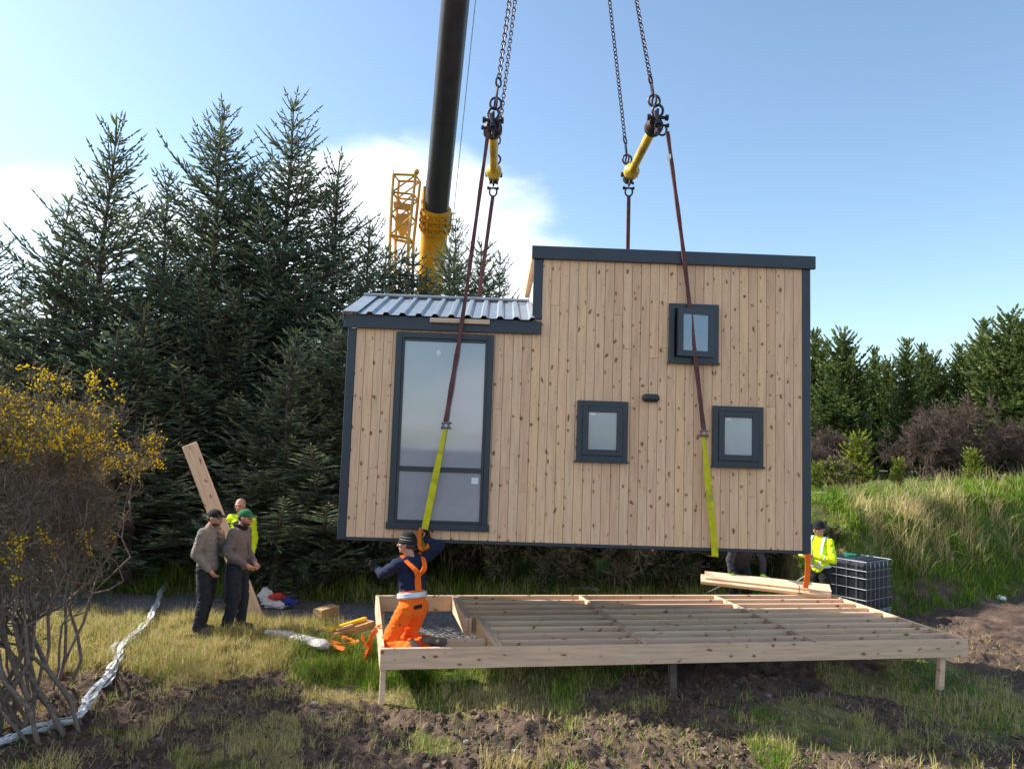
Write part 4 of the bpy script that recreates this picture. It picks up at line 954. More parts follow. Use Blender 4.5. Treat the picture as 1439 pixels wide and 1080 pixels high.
# timbers carried at the back right corner
r0_, r1_ = at(1166, 833, 12.55), at(985, 813, 13.0)
for k, (off, lab, ww) in enumerate(((V3(0,0,0), 'lower plank of the stacked planks, on the back right corner of the frame', .24), (V3(.03,.045,.056), 'upper plank of the pair the bending man in dark holds', .22))):
    b = MB(); L = np.linalg.norm(r1_-r0_); b.box((0, -ww/2, -.03), (L-.05*k, ww/2, .03), .9-.3*k, .003)
    X_ = nrm(r1_-r0_); o = fobj('plank', b.mesh('plank'), M['timber']); o.location = tuple(r0_+off); o.rotation_euler = (math.radians(-24), -math.asin(X_[2]), math.atan2(X_[1], X_[0])); tag(o, lab, 'plank', 'planks at the back right corner')
b = MB(); c_ = r0_+(r1_-r0_)*.24+V3(0,0,.026); T = nrm(r1_-r0_); s_ = nrm(np.cross(T, (0,0,1)))
ribbon(b, [c_-s_*.115+V3(0,0,-.055), c_-s_*.112+V3(0,0,.052), c_+s_*.112+V3(0,0,.052), c_+s_*.115+V3(0,0,-.055)], .012, .004, T); b.solo('binding_strap', M['rubber'], c_, label='dark strap tied round the two stacked planks', cat='strap')
# leaning plank
l1, l0 = at(266, 624, 11.55), at(361, 865, 11.75)
l0 = V3(l0[0], l0[1], float(gh(l0[0], l0[1], False))+.0)
X_ = nrm(l1-l0); Yd = nrm(V3(0.15,1,0)-X_*np.dot(V3(0.15,1,0), X_)); Wd = np.cross(X_, Yd)
b = MB(); b.box((0, -.022, -.125), (np.linalg.norm(l1-l0), .022, .125), .55, .004)
o = fobj('plank', b.mesh('plank'), M['timber']); from mathutils import Matrix
o.matrix_world = Matrix(((X_[0], Yd[0], Wd[0], l0[0]), (X_[1], Yd[1], Wd[1], l0[1]), (X_[2], Yd[2], Wd[2], l0[2]), (0,0,0,1))); tag(o, 'long wide plank leaning upright behind the man in the black cap', 'plank')

# ------------------------------------------------------------------ caged water tank
ic = V3(6.82, 13.61, float(gh(6.9, 13.9, False))); ia = math.atan2(14.2-13.61, 7.61-6.82)
tank = empty('caged_tank', ic, (0, 0, ia), label='black water tank in a silver tube cage on the mud beside the bank', cat='water tank')
TX, TY, TZ = 1.0, 1.17, 1.05
b = MB(); b.box((.025, .025, .12), (TX-.025, TY-.025, TZ-.03), bev=.05); b.box((.1, .1, TZ-.04), (TX-.1, TY-.1, TZ+.01), bev=.02)
b.build('bottle', M['tank'], tank, world=False)
b = MB(); r = .0072
for z in (.14, .34, .54, .74, .88, TZ):
    b.tube([(0,0,z), (TX,0,z), (TX,TY,z), (0,TY,z), (0,0,z)], r*(1.3 if z in (.14, TZ) else 1), 6)
for x in np.linspace(0, TX, 7):
    for y_ in (0, TY): b.tube([(x,y_,.12), (x,y_,TZ)], r, 6)
for y_ in np.linspace(0, TY, 7):
    for x in (0, TX): b.tube([(x,y_,.12), (x,y_,TZ)], r, 6)
for y_ in (TY*.33, TY*.66): b.tube([(0,y_,TZ+.012), (TX,y_,TZ+.012)], r*1.2, 6)
b.build('cage', M['cage'], tank, world=False)
b = MB(); b.tube([(.5,.58,TZ), (.5,.58,TZ+.04)], .11, 20); b.tube([(.5,.58,TZ+.04), (.5,.58,TZ+.055)], .12, 20); b.build('lid', M['green_lid'], tank, world=False)
b = MB()
for x in (0.02, .45, .88): b.box((x, .0, .0), (x+.10, TY, .09), bev=.01)
b.box((0, 0, .09), (TX, TY, .115), bev=.008); b.build('pallet', M['steel'], tank, world=False)

# ------------------------------------------------------------------ small things on the ground
def crumple(name, P, w, seed, label, cat, m='plastic', strands=3, amp=.04, base=None, group=None):
    rng = np.random.RandomState(seed); P = curve(P, 14); n = len(P); b = MB()
    for k in range(strands):
        o = np.stack([vnoise(np.arange(n)*.22+k*9, np.full(n, k*3.3+seed)), vnoise(np.arange(n)*.25+k*5, np.full(n, k*7.3+seed)), .5*np.abs(vnoise(np.arange(n)*.3, np.full(n, k*1.3)))], 1)*amp*1.5
        ww = w*(.55+.5*np.abs(vnoise(np.arange(n)*.33+k, np.full(n, 1.7*k))))
        tw = vnoise(np.arange(n)*.2, np.full(n, 5.5+k)); T = nrm(np.gradient(P, axis=0)); s0 = np.cross(T, (0,0,1)); side = s0+tw[:, None]*V3(0,0,.9)
        ribbon(b, P+o+V3(0,0,.012*k), ww, .006, side)
    return b.solo(name, M[m], base if base is not None else P[n//2], smooth=False, label=label, cat=cat, group=group)
def gp(px, py, z=0.0, lift=.05):
    d = FW+(px-W0/2)/F0*CR-(py-H0/2)/F0*CU; p = CAM+d*((z-CAM[2])/d[2])
    for _ in range(4): p = CAM+d*((float(gh(p[0], p[1], False))+lift-CAM[2])/d[2])
    return p
crumple('plastic_wrap', [gp(-30,1060), gp(40,1032), gp(100,1015), gp(128,985), gp(160,940), gp(176,905), gp(205,880), gp(220,850), gp(232,825), gp(248,806,0,.1)], .042, 5, 'long crumpled silver white plastic strip trailing from the gorse to the path', 'plastic strip', amp=.04, strands=6)
crumple('plastic_wrap', [gp(160,925), gp(157,912), gp(166,902)], .05, 6, 'short curl of white plastic sticking up beside the long strip', 'plastic strip', strands=2, amp=.02)
for k, (a_, c_, lab) in enumerate([((600,795), (645,808), 'silver white pipe wrap right of the kneeling man\'s back'), ((695,815), (765,819), 'white pipe wrap on dark grass behind the left joists'), ((797,828), (842,830), 'short white pipe wrap lying against the back board')]):
    p, q = gp(*a_, 0, .06), gp(*c_, 0, .06); 
    if abs(p[1]-q[1]) > 2: q = V3(q[0], (p[1]+q[1])/2, q[2]); 
    crumple('pipe_wrap', [p, (p+q)/2+V3(0,0,.03), q], .10, 12+k, lab, 'pipe wrap', strands=3, amp=.03, group='white pipe wraps behind the frame')
for k, (a_, c_, Y, lab) in enumerate([((1068,805), (1108,826), 13.6, 'thin grey pole sloping down right beside the bending man'), ((1066,812), (1122,828), 13.9, 'lower thin grey pole beside the bending man'), ((1108,824), (1136,806), 13.7, 'short grey pole crossing left of the man in yellow'), ((1120,832), (1136,814), 13.4, 'shortest grey pole left of the man in yellow'), ((995,832), (1016,822), 13.4, 'grey pole end left of the bending man')]):
    p, q = at(*a_, Y), at(*c_, Y-.3); b = MB(); b.tube([p, q], .014, 8); b.solo('grey_pole', M['steel'], q, label=lab, cat='pole', group='grey poles behind the planks')
def lump(b, c, r, seed, sc=(1,1,1), q=3):
    rng = np.random.RandomState(seed); n0 = 14; V, F = [], []
    for i_ in range(9):
        ph = -PI/2+PI*(i_+.02)/8.04
        for j in range(n0):
            a_ = 2*PI*j/n0; d = V3(math.cos(ph)*math.cos(a_), math.cos(ph)*math.sin(a_), math.sin(ph)); k = 1+.28*float(vnoise(np.array(d[0]*q+seed), np.array(d[1]*q), d[2]*q))
            V.append(np.asarray(c)+d*r*k*np.array(sc))
    for i_ in range(8):
        for j in range(n0): F.append((i_*n0+j, i_*n0+(j+1) % n0, (i_+1)*n0+(j+1) % n0, (i_+1)*n0+j))
    F += [tuple(range(n0))[::-1], tuple(range(8*n0, 9*n0))]
    b.add(V, F)
# timber blocks and level
p = gp(445, 872); th = math.radians(64)
def blockset(name, c, th, L, w, h, m, lab, cat, n=1, tints=(.5,)):
    X = V3(math.cos(th), math.sin(th), 0); Yv = V3(-math.sin(th), math.cos(th), 0); b = MB()
    for k in range(n): b.box((0, -w/2, h/n*k+.001*k), (L, w/2, h/n*(k+1)-.002), tints[k % len(tints)], .004)
    o = fobj(name, b.mesh(name), M[m]); o.location = tuple(c); o.rotation_euler = (0, 0, th); return tag(o, lab, cat)
c_ = gp(445, 876, 0, 0); blockset('timber_block', c_, th, .42, .19, .22, 'timber_end', 'upright stack of short brown timber offcuts on the gravel', 'timber offcuts', 3, (.3,.8,.5))
c_ = gp(455, 902, 0, 0); blockset('timber_block', c_, th-.02, .95, .20, .11, 'timber_end', 'pair of longer timber offcuts carrying the yellow level', 'timber offcuts', 2, (.6,.4))
X = V3(math.cos(th), math.sin(th), 0); b = MB(); b.beam(c_+X*.10+V3(-.01,0,.135), c_+X*.90+V3(-.01,0,.135), .06, .045, bev=.004); b.solo('spirit_level', M['level'], c_+X*.5+V3(0,0,.1), smooth=False, label='yellow spirit level lying on the longer timber offcuts', cat='level')
b = MB(); b.beam(c_+X*.15+V3(.06,0,.13), c_+X*.5+V3(.06,0,.13), .035, .03, bev=.003); b.solo('timber_wedge', M['timber'], c_+X*.3, smooth=False, label='small pale wedge beside the yellow level', cat='wedge')
b = MB(); c_ = gp(398, 892); P = curve([c_+V3(-.25,.15,.0), c_+V3(0,0,.02), c_+V3(.35,-.25,.03), c_+V3(.62,-.40,.02)], 6); [lump(b, p_+V3(0,0,-.01), .05+.05*math.sin(PI*(i_+.5)/len(P)), 30+i_, (1.2,.9,.6), 4) for i_, p_ in enumerate(P[::2])]; b.solo('sack', M['sack'], c_, smooth=True, label='pale empty sack crumpled in the dry grass left of the offcuts', cat='sack')
# rubbish bag white red blue
rt = empty('plastic_bags', gp(388, 850), label='white, red and blue plastic packaging lying on the path edge right of the plank', cat='packaging')
c_ = wloc(rt)
b = MB(); lump(b, c_+V3(-.20,.05,.14), .14, 3, (1,.6,1)); lump(b, c_+V3(-.0,-.05,.03), .16, 4, (1.4,.6,.45)); b.build('white_bag', M['white'], rt)
b = MB(); lump(b, c_+V3(0,.03,.14), .13, 5, (1.3,.7,.55)); b.build('red_bag', M['red'], rt)
b = MB(); lump(b, c_+V3(.22,-.03,.08), .12, 6, (1.1,.7,.6)); b.build('blue_bag', M['blue'], rt)
# orange straps
g_ = gp(478, 905); crumple('orange_strap', [g_+V3(-.25,.1,0), g_+V3(-.05,.16,.05), g_+V3(.16,.06,.02), g_+V3(.12,-.12,.03), g_+V3(-.1,-.10,.03), g_+V3(.1,-.3,.02)], .07, 21, 'orange strap coiled on the grass below the timber offcuts', 'strap', 'orange', 2, .03)
e_ = pw(.0, 1.0); g2 = gp(510, 930, 0, .02)
crumple('orange_strap', [pw(-.02, .95, .01)+V3(.03,0,.02), pw(-.05, .9, -.04), (g2+pw(-.05,.9,-.1))/2, g2], .06, 22, 'orange strap hanging over the left end board to the grass', 'strap', 'orange', 2, .02)
crumple('orange_strap', [g2+V3(-.03,.1,.30), g2+V3(.03,.05,.16), g2+V3(.01,0,.02)], .05, 23, 'short orange strap end crossing the hanging one', 'strap', 'orange', 1, .02)
g3 = gp(612, 938, 0, .03); crumple('orange_strap', [g3+V3(-.18,.1,0), g3, g3+V3(.2,.06,.01)], .08, 24, 'orange strap lying on the grass under the front board', 'strap', 'orange', 2, .03)
g4 = gp(1405, 840); b = MB(); lump(b, g4, .12, 8, (1.2,.7,.5)); b.solo('litter', M['white'], g4, smooth=False, label='small white scrap of litter at the foot of the bank on the right', cat='litter')
g5 = at(1180, 690, 17.2); z5 = float(gh(g5[0], 18.3, False)); b = MB(); b.beam((g5[0]-.6, 18.0, z5+.14), (g5[0]+.7, 18.2, z5+.16), .18, .06, bev=.01); b.solo('pale_slab', M['sack'], (g5[0], 18.1, z5), smooth=False, label='pale weathered board lying on the bank top by the house corner', cat='board')
rs = np.random.RandomState(77); pts = []
while len(pts) < 16:
    x, y_ = rs.uniform(-4, 9.5), rs.uniform(6.3, 13.5)
    if float(mud_mask(x, y_)) > .5 or float(path_mask(x, y_)) > .6: pts.append((x, y_, rs.uniform(.02, .05)))
b = MB()
for k, (x, y_, r_) in enumerate(pts): lump(b, V3(x, y_, float(gh(x, y_))+r_*.3), r_, k, (1, .8, .6), 2)
cx_, cy_ = scatter(30000, -4.6, 8.5, 6.0, 9.6, lambda x, y: .35*mud_mask(x, y)); n_ = len(cx_); cr = rs.gamma(1.6, .008, n_)+.005
D_ = nrm(np.array([(0,0,1), (1,0,.1), (.3,.95,0), (-.8,.6,.1), (-.8,-.6,0), (.3,-.95,.1), (0,0,-1)], float)); FF = np.array([(0,1,2), (0,2,3), (0,3,4), (0,4,5), (0,5,1), (6,2,1), (6,3,2), (6,4,3), (6,5,4), (6,1,5)])
CV = np.stack([cx_, cy_, gh(cx_, cy_)+cr*.2], 1)[:, None]+D_[None]*cr[:, None, None]*rs.uniform(.35, 1.5, (n_, 7, 1))*V3(1, 1, .7)
tag(fobj('mud_clods', fast('mud_clods', CV.reshape(-1, 3), (np.arange(n_)[:, None, None]*7+FF[None]).reshape(-1, 3), rs.rand(n_*10)), M['clod']), 'dark crumbly clods of churned mud in the foreground', 'mud clods', kind='stuff')
b.solo('stones', M['stone'], (0, 8, 0), smooth=False, label='loose stones scattered over the mud', cat='stones', kind='stuff')

# ------------------------------------------------------------------ people
def remesh(b, name, m, parent, vox=.010, it=3, wr=0.0, wf=11, off=None, **k):
    me = b.mesh(name); me.attributes.remove(me.attributes['v'])
    tmp = bpy.data.objects.new('tmp', me); C.objects.link(tmp)
    md = tmp.modifiers.new('r', 'REMESH'); md.mode = 'VOXEL'; md.voxel_size = vox; md.adaptivity = 0
    sm = tmp.modifiers.new('s', 'SMOOTH'); sm.factor = .5; sm.iterations = it
    dg = bpy.context.evaluated_depsgraph_get(); ev = tmp.evaluated_get(dg); out = bpy.data.meshes.new_from_object(ev)
    bpy.data.objects.remove(tmp); out.name = name
    n = len(out.vertices); co = np.empty(n*3, np.float32); out.vertices.foreach_get('co', co); co = co.reshape(-1, 3).astype(float)
    if wr > 0:
        no = np.empty(n*3, np.float32); out.vertices.foreach_get('normal', no); no = no.reshape(-1, 3)
        d = 1-2*np.abs(fbm(co[:, 0]*wf, co[:, 1]*wf, 2, co[:, 2]*wf*1.9)); co = co+no*(d*wr)[:, None]
    out.vertices.foreach_set('co', (co.astype(np.float32)).ravel()); out.update(); out.materials.clear()
    o = fobj(name, out, m, parent, True); return tag(o, **k)
def hand(b, w, d, n, curl=.5, side=1, k=1.0):
    w = np.asarray(w, float); d = nrm(d); n = nrm(np.asarray(n)-d*np.dot(n, d)); s_ = np.cross(d, n)*side
    b.cap(w, w+d*.035, .025*k, .030*k, s_, 1.2); b.cap(w+d*.03, w+d*.078, .020*k, .019*k, s_, 1.75)
    for i_, (o, l) in enumerate(((.031,.068), (.011,.078), (-.010,.072), (-.030,.056))):
        p = w+d*.088+s_*o; d1 = nrm(d+n*curl*.8+s_*o*2); q = p+d1*l*.5; d2 = nrm(d*(1-curl*.7)+n*curl*1.7); e = q+d2*l*.5
        b.cap(p-d*.012, q, .0095*k, .0090*k, seg=8); b.cap(q, e, .0090*k, .0075*k, seg=8)
    p = w+d*.028+s_*.034; q = p+nrm(d*.7+s_*.75+n*.3)*.036; e = q+nrm(d*.85+s_*.15+n*.5)*.030
    b.cap(p-s_*.012, q, .012*k, .0105*k, seg=8); b.cap(q, e, .0105*k, .0085*k, seg=8)
def person(loc, yaw, J, label, jacket, legs, headdir=(1,0,0), hat=None, hairm='stubble', handcfg=None, boots=True, scale=1.0, extra=None, glovem=None, hatm=None, beard=False, sitlike=False, tuck=False, bulk=1.12):
    """J: joints in local metres, x forward, y left, z up"""
    base = V3(*loc); rt_me = None
    J = {k: np.array(v, float)*scale for k, v in J.items()}
    c, s_ = math.cos(yaw), math.sin(yaw)
    hd = nrm(headdir); hs = nrm(np.cross((0,0,1), hd)); hu = np.cross(hd, hs); hc = J['head']
    sh = nrm(J['shL']-J['shR']); hp = nrm(J['hipL']-J['hipR']); chest = (J['shL']+J['shR'])/2; pelvis = (J['hipL']+J['hipR'])/2
    b = MB()
    # head
    b.ell(hc+hu*.025-hd*.012, .098, .076, .098, (hd, hs, hu)); b.ell(hc-hu*.035+hd*.022, .070, .060, .080, (hd, hs, hu)); b.ell(hc-hu*.088+hd*.055, .030, .032, .022, (hd, hs, hu))
    b.cap(hc+hd*.088+hu*.012, hc+hd*.112-hu*.028, .010, .015, seg=8); b.ell(hc+hd*.075+hu*.030, .022, .052, .013, (hd, hs, hu)); b.ell(hc+hd*.086-hu*.058, .012, .024, .009, (hd, hs, hu))
    for q in (-1, 1): b.ell(hc+hs*q*.078-hd*.006-hu*.002, .020, .010, .033, (hd, hs, hu)); b.ell(hc+hs*q*.040+hd*.060-hu*.018, .026, .022, .022, (hd, hs, hu))
    nk = chest+V3(0,0,.04); b.cap(nk, hc-hu*.05-hd*.015, .062, .056)
    # trunk and limbs under the clothes, one surface with the head
    b.cap(pelvis+(chest-pelvis)*.05, pelvis+(chest-pelvis)*.45, .105, .10, hp, 1.25); b.cap(pelvis+(chest-pelvis)*.45, chest-nrm(chest-pelvis)*.07, .105, .115, sh, 1.3)
    b.cap(J['shL']-sh*.03, J['shR']+sh*.03, .055, .055)
    for q in 'LR':
        b.cap(J['sh'+q], J['el'+q], .047, .038); b.cap(J['el'+q], J['wr'+q], .038, .026)
        b.cap(J['hip'+q], J['kn'+q], .078, .054); b.cap(J['kn'+q], J['an'+q], .052, .036); b.cap(J['an'+q], J['an'+q]+nrm(J['toe'+q]-J['an'+q])*.12, .035, .03)
    hc_ = handcfg or {}
    for q in 'LR':
        cfg = hc_.get(q, {}); fd = nrm(J['wr'+q]-J['el'+q]); hand(b, J['wr'+q], cfg.get('d', fd), cfg.get('n', (0, -1 if q == 'L' else 1, 0)), cfg.get('curl', .45), 1 if q == 'L' else -1)
    o = remesh(b, 'person', M['skin'], None, .0068, 2); o.location = tuple(base); o.rotation_euler = (0, 0, yaw); tag(o, label, 'person')
    rt = o
    def R_(bb, name, m, vox=.012, it=3, wr=.006, wf=11, **k): return remesh(bb, name, M[m], rt, vox, it, wr, wf, **k)
    # jacket
    b = MB(); jm = jacket
    b.cap(pelvis+(chest-pelvis)*(.40 if tuck else .08), pelvis+(chest-pelvis)*.5, .132, .128, hp, 1.25); b.cap(pelvis+(chest-pelvis)*.5, chest-nrm(chest-pelvis)*.08, .130, .132, sh, 1.32); b.cap(J['shL']-sh*.035, J['shR']+sh*.035, .076, .076)
    tup = nrm(chest-pelvis); b.cap(chest-tup*.02, chest+tup*.055, .085, .068)
    for q in 'LR':
        m_ = J['el'+q]*.12+J['wr'+q]*.88
        b.cap(J['sh'+q], J['el'+q], .072, .060); b.cap(J['el'+q], m_, .060, .045)
    R_(b, 'jacket', jm, wr=.008)
    # trousers
    if legs:
        b = MB(); b.cap(J['hipL'], J['hipR'], .108, .108, hp, 1.0)
        b.cap(pelvis, pelvis+(chest-pelvis)*(.36 if tuck else .18), .118*(1.12 if tuck else 1), .112*(1.18 if tuck else 1), hp, 1.25)
        for q in 'LR':
            e_ = J['kn'+q]*.06+J['an'+q]*.94
            b.cap(J['hip'+q], J['kn'+q], .100*bulk**.6, .076*bulk); b.cap(J['kn'+q], e_, .074*bulk, .066*bulk)
        R_(b, 'trousers', legs, wr=.009)
    for q in 'LR':
        if not boots: break
        a_, t_ = J['an'+q], J['toe'+q]; f_ = nrm(t_-a_); sd = nrm(np.cross((0,0,1), f_)); b = MB()
        sole = J.get('sole'+q, V3(0,0,-1)); sole = nrm(sole); sd = nrm(np.cross(sole, f_))
        heel = a_+sole*.035-nrm(f_-sole*np.dot(f_, sole))*.03; fw_ = nrm(f_-sole*np.dot(f_, sole))
        b.cap(a_-sole*.07, a_, .055, .053); b.cap(heel, heel+fw_*.19, .043, .040, sd, 1.05); b.cap(a_, heel+fw_*.14, .048, .040, sd, 1.1)
        b.box((-.065, -.048, -.048), (.245, .048, -.030), bev=.012, fr=(heel, fw_, sd, -sole))
        R_(b, 'boot', 'boot', .010, 2, .002)
    # hair / hats
    if hat == 'cap':
        b = MB(); b.ell(hc+hu*.040-hd*.012, .106, .085, .092, (hd, hs, hu), lo=-.15)
        R_(b, 'hair', hairm, .009, 1, 0) if False else None
        for i_ in range(7):
            t = (i_-3)/3*.9; p = hc+hu*.058+hd*(.078*math.cos(t)+.01)+hs*.070*math.sin(t); b.cap(p, p+hd*(.072*math.cos(t)+.01)-hu*.016+hs*.008*math.sin(t), .007, .006, hs, 2.4, seg=8)
        R_(b, 'cap', hatm, .0065, 2, 0); b = MB(); b.ell(hc+hu*.005-hd*.035, .082, .0795, .062, (hd, hs, hu)); R_(b, 'hair', hairm, .008, 1, .002, 60)
    elif hat == 'beanie':
        b = MB(); b.ell(hc+hu*.045-hd*.014, .112, .090, .118, (hd, hs, hu), lo=-.2); b.torus(hc+hu*.028-hd*.012, hu, .090, .016, sx=1.16, along=hd, seg=24); R_(b, 'beanie', hatm, .008, 2, .002, 50)
        b = MB(); b.ell(hc-hd*.035+hu*.0, .082, .0795, .058, (hd, hs, hu)); R_(b, 'hair', hairm, .008, 1, .002, 60)
    else:
        b = MB(); b.ell(hc+hu*.035-hd*.030, .094, .082, .085, (hd, hs, hu)); R_(b, 'hair', hairm, .008, 1, .002, 60)
    if beard:
        b = MB(); b.ell(hc-hu*.068+hd*.030, .062, .062, .042, (hd, hs, hu)); R_(b, 'beard', hairm, .008, 1, .002, 60)
    b = MB()
    for q in (-1, 1): b.ell(hc+hs*q*.034+hd*.083+hu*.008, .010, .014, .006, (hd, hs, hu), 8, 5)
    e = b.build('eyes', M['rubber'], rt, world=False, smooth=True)
    if glovem:
        for q in 'LR':
            b = MB(); cfg = hc_.get(q, {}); fd = nrm(J['wr'+q]-J['el'+q]); hand(b, J['wr'+q]-fd*.02, cfg.get('d', fd), cfg.get('n', (0, -1 if q == 'L' else 1, 0)), cfg.get('curl', .45), 1 if q == 'L' else -1, 1.35); b.cap(J['wr'+q]-fd*.06, J['wr'+q], .042, .036)
            R_(b, 'glove', glovem, .0075, 2, .002)
    if extra: extra(rt, R_, J, dict(hd=hd, hs=hs, hu=hu, hc=hc, sh=sh, chest=chest, pelvis=pelvis, tup=tup))
    return rt
def stand(**k):
    J = dict(hipL=(0,.095,.93), hipR=(0,-.095,.93), knL=(.02,.11,.50), knR=(.02,-.11,.50), anL=(-.01,.12,.095), anR=(-.01,-.12,.095), toeL=(.17,.14,.04), toeR=(.17,-.14,.04),
             shL=(-.01,.185,1.46), shR=(-.01,-.185,1.46), elL=(-.04,.24,1.16), elR=(-.04,-.24,1.16), wrL=(.06,.24,.90), wrR=(.06,-.24,.90), head=(.045,0,1.665))
    J.update(k); return J
def gz_(p): return float(gh(p[0], p[1], False))
def man(px, Y, *a, **k):
    x = at(px, 860, Y)[0]; return person((x, Y, gz_((x, Y))+.01), *a, **k)
def pocket(rt, R_, J, d):
    b = MB(); ch, pe = d['chest'], d['pelvis']
    b.tube([ch+V3(.11,0,.0), (ch+pe)/2+V3(.150,0,0), pe+V3(.145,0,.08)], .004, 6); b.build('zip', M['rubber'], rt, world=False)
# man in the black cap, seen from his right side
man(287, 10.15, math.radians(-6), stand(wrR=(.12,-.15,.93), elR=(-.07,-.25,1.17), wrL=(.17,.06,1.36), elL=(.10,.25,1.13), head=(.055,0,1.66), toeR=(.17,-.12,.04), knR=(.035,-.10,.50), anR=(-.02,-.11,.095), anL=(-.10,.10,.095), toeL=(.08,.12,.04), knL=(-.02,.10,.50)),
    'standing man in grey fleece and black cap, one hand raised to his chin', 'greyfleece', 'trousers', (1,-.10,-.12), 'cap', 'stubble', dict(L=dict(d=(.1,-.3,.9), n=(-1,0,.3), curl=.8), R=dict(d=(.5,.4,-.75), n=(.3,.8,0), curl=.5)), hatm='blackcloth', beard=True, extra=pocket, scale=.955)
# man in the green cap
def hood(rt, R_, J, d):
    pocket(rt, R_, J, d); b = MB(); c_ = d['chest']; b.torus(c_+V3(-.0,0,.085), V3(.45,0,1), .072, .034, sx=1.15, along=(1,0,-.4), seg=20, sub=8); R_(b, 'hood', 'blackcloth', .01, 2, .004)
man(329, 10.3, math.radians(-8), stand(wrR=(.20,-.11,.99), elR=(-.06,-.24,1.17), wrL=(.25,.03,1.0), elL=(.0,.25,1.16), head=(.07,0,1.655), shL=(.0,.185,1.45), shR=(.0,-.185,1.45), knR=(.045,-.10,.50), anR=(-.05,-.11,.095), toeR=(.13,-.13,.04), anL=(.04,.12,.095), toeL=(.22,.14,.04), knL=(.06,.11,.51)),
    'bearded man in charcoal fleece and green cap with both hands held at his waist', 'mauvefleece', 'trousers', (1,.02,-.15), 'cap', 'stubble', dict(R=dict(d=(.75,.35,-.5), n=(.2,.9,.2), curl=.7), L=dict(d=(.75,-.3,-.5), n=(.2,-.9,.2), curl=.7)), hatm='greencap', beard=True, extra=hood, scale=.955)
# man in hi-vis behind them, holding the leaning plank
def vest(rt, R_, J, d):
    b = MB(); ch, pe = d['chest'], d['pelvis']; c_ = pe+(ch-pe)*.30; b.torus(c_, nrm(ch-pe), .137, .018, sx=1.27, along=d['sh'], seg=28); R_(b, 'reflective_band', 'reflect', .009, 1, 0)
x3 = at(329, 860, 12.1)[0]
person((x3, 12.1, gz_((x3, 12.1))+.06), math.radians(-100), stand(wrR=(.24,-.24,1.08), elR=(.06,-.30,1.12), wrL=(.02,.25,.93), head=(.06,0,1.68)),
    'grey haired man in yellow hi-vis jacket behind the green cap, steadying the leaning plank', 'hivis', 'trousers', (1,.15,-.1), None, 'greyhair', dict(R=dict(d=(.6,.5,.2), n=(0,1,0), curl=.8)), glovem='yellowglove', extra=vest, scale=1.03)
# kneeling man, back to the camera. local x forward = away from camera
kx = at(566, 890, 8.72)[0]; kz = PO[2]-.17
def kneel_extra(rt, R_, J, d):
    ch, pe, tup = d['chest'], d['pelvis'], d['tup']
    b = MB(); b.torus(pe+(ch-pe)*.26, tup, .139, .022, sx=1.24, along=d['sh'], seg=28); b.torus(pe+(ch-pe)*.32, tup, .139, .018, sx=1.24, along=d['sh'], seg=28); R_(b, 'reflective_band', 'reflect', .009, 1, .002)
    # braces: a V on the back joining low, over both shoulders
    b = MB(); back = -nrm(np.cross(tup, d['sh']))*1.0
    if back[0] > 0: back = -back
    m0 = pe+(ch-pe)*.38+back*.148; m1 = pe+(ch-pe)*.66+back*.152
    for q, top in ((1, J['shL']-d['sh']*.075), (-1, J['shR']+d['sh']*.045)):
        P = curve([m0, m1, (m1+top)/2+back*.12, top+back*.062+tup*.035, top+tup*.088, top-back*.07+tup*.03], 6); ribbon(b, P, np.linspace(.08, .032, len(P)), .012, d['sh'])
    b.build('braces', M['hivisorange'], rt, world=False)
    b = MB(); p = pe+back*.118
    b.box((-.055, -.012, -.020), (.055, .012, .022), bev=.004, fr=(p+d['sh']*.01+tup*.02+back*.018, nrm(d['sh']), back, tup)); b.build('pocket_flap', M['navy'], rt, world=False); b = MB(); b.box((-.05, -.012, -.018), (.05, .012, .018), bev=.004, fr=(pe+(J['knL']-pe)*.38+back*.112+d['sh']*.075, nrm(d['sh']), back, tup))
    b.build('pocket_flap', M['navy'], rt, world=False)
    b = MB()
    for q in 'LR': b.cap(J['kn'+q]*.82+J['an'+q]*.18, J['kn'+q]*.1+J['an'+q]*.9, .082, .066)
    R_(b, 'gaiter', 'blackcloth', .011, 3, .008)
    b = MB(); b.torus(J['knR']*.72+J['anR']*.28, nrm(J['anR']-J['knR']), .082, .013, seg=20); R_(b, 'leg_band', 'reflect', .009, 1, .002)
    hc, hd, hs, hu = d['hc'], d['hd'], d['hs'], d['hu']
    for k in range(2): b = MB(); b.torus(hc+hu*(.062+.030*k)-hd*.012, hu, .087-.008*k, .006, sx=1.18, along=hd, seg=24, sub=6); b.build('beanie_stripe', M['greyhair'], rt, world=False, smooth=True)
ky_, kyaw = 8.82, math.radians(140)
kx = at(570, 890, ky_)[0]; kz = PO[2]-.15
def kl(px, py, Y):
    p = at(px, py, Y)-V3(kx, ky_, kz); c, s_ = math.cos(kyaw), math.sin(kyaw); return V3(c*p[0]+s_*p[1], -s_*p[0]+c*p[1], p[2])
knee = dict(hipL=(-.10,.10,.50), hipR=(-.10,-.095,.50), knL=(.14,.14,.085), knR=(.12,-.14,.085), anL=(-.26,.12,.09), anR=(-.24,-.15,.12), toeL=(-.45,.10,.02), toeR=(-.42,-.20,.16), soleL=(-.5,0,.85), soleR=(-.55,.55,.55),
            shL=(.02,.17,1.00), shR=(-.04,-.18,1.03), elL=kl(538,806,8.85), elR=kl(617,768,8.88), wrL=kl(529,797,9.05), wrR=kl(598,757,8.93), head=(.03,.03,1.215))
for q_ in ('elL','elR','wrL','wrR'): knee[q_] = knee[q_]/1.04
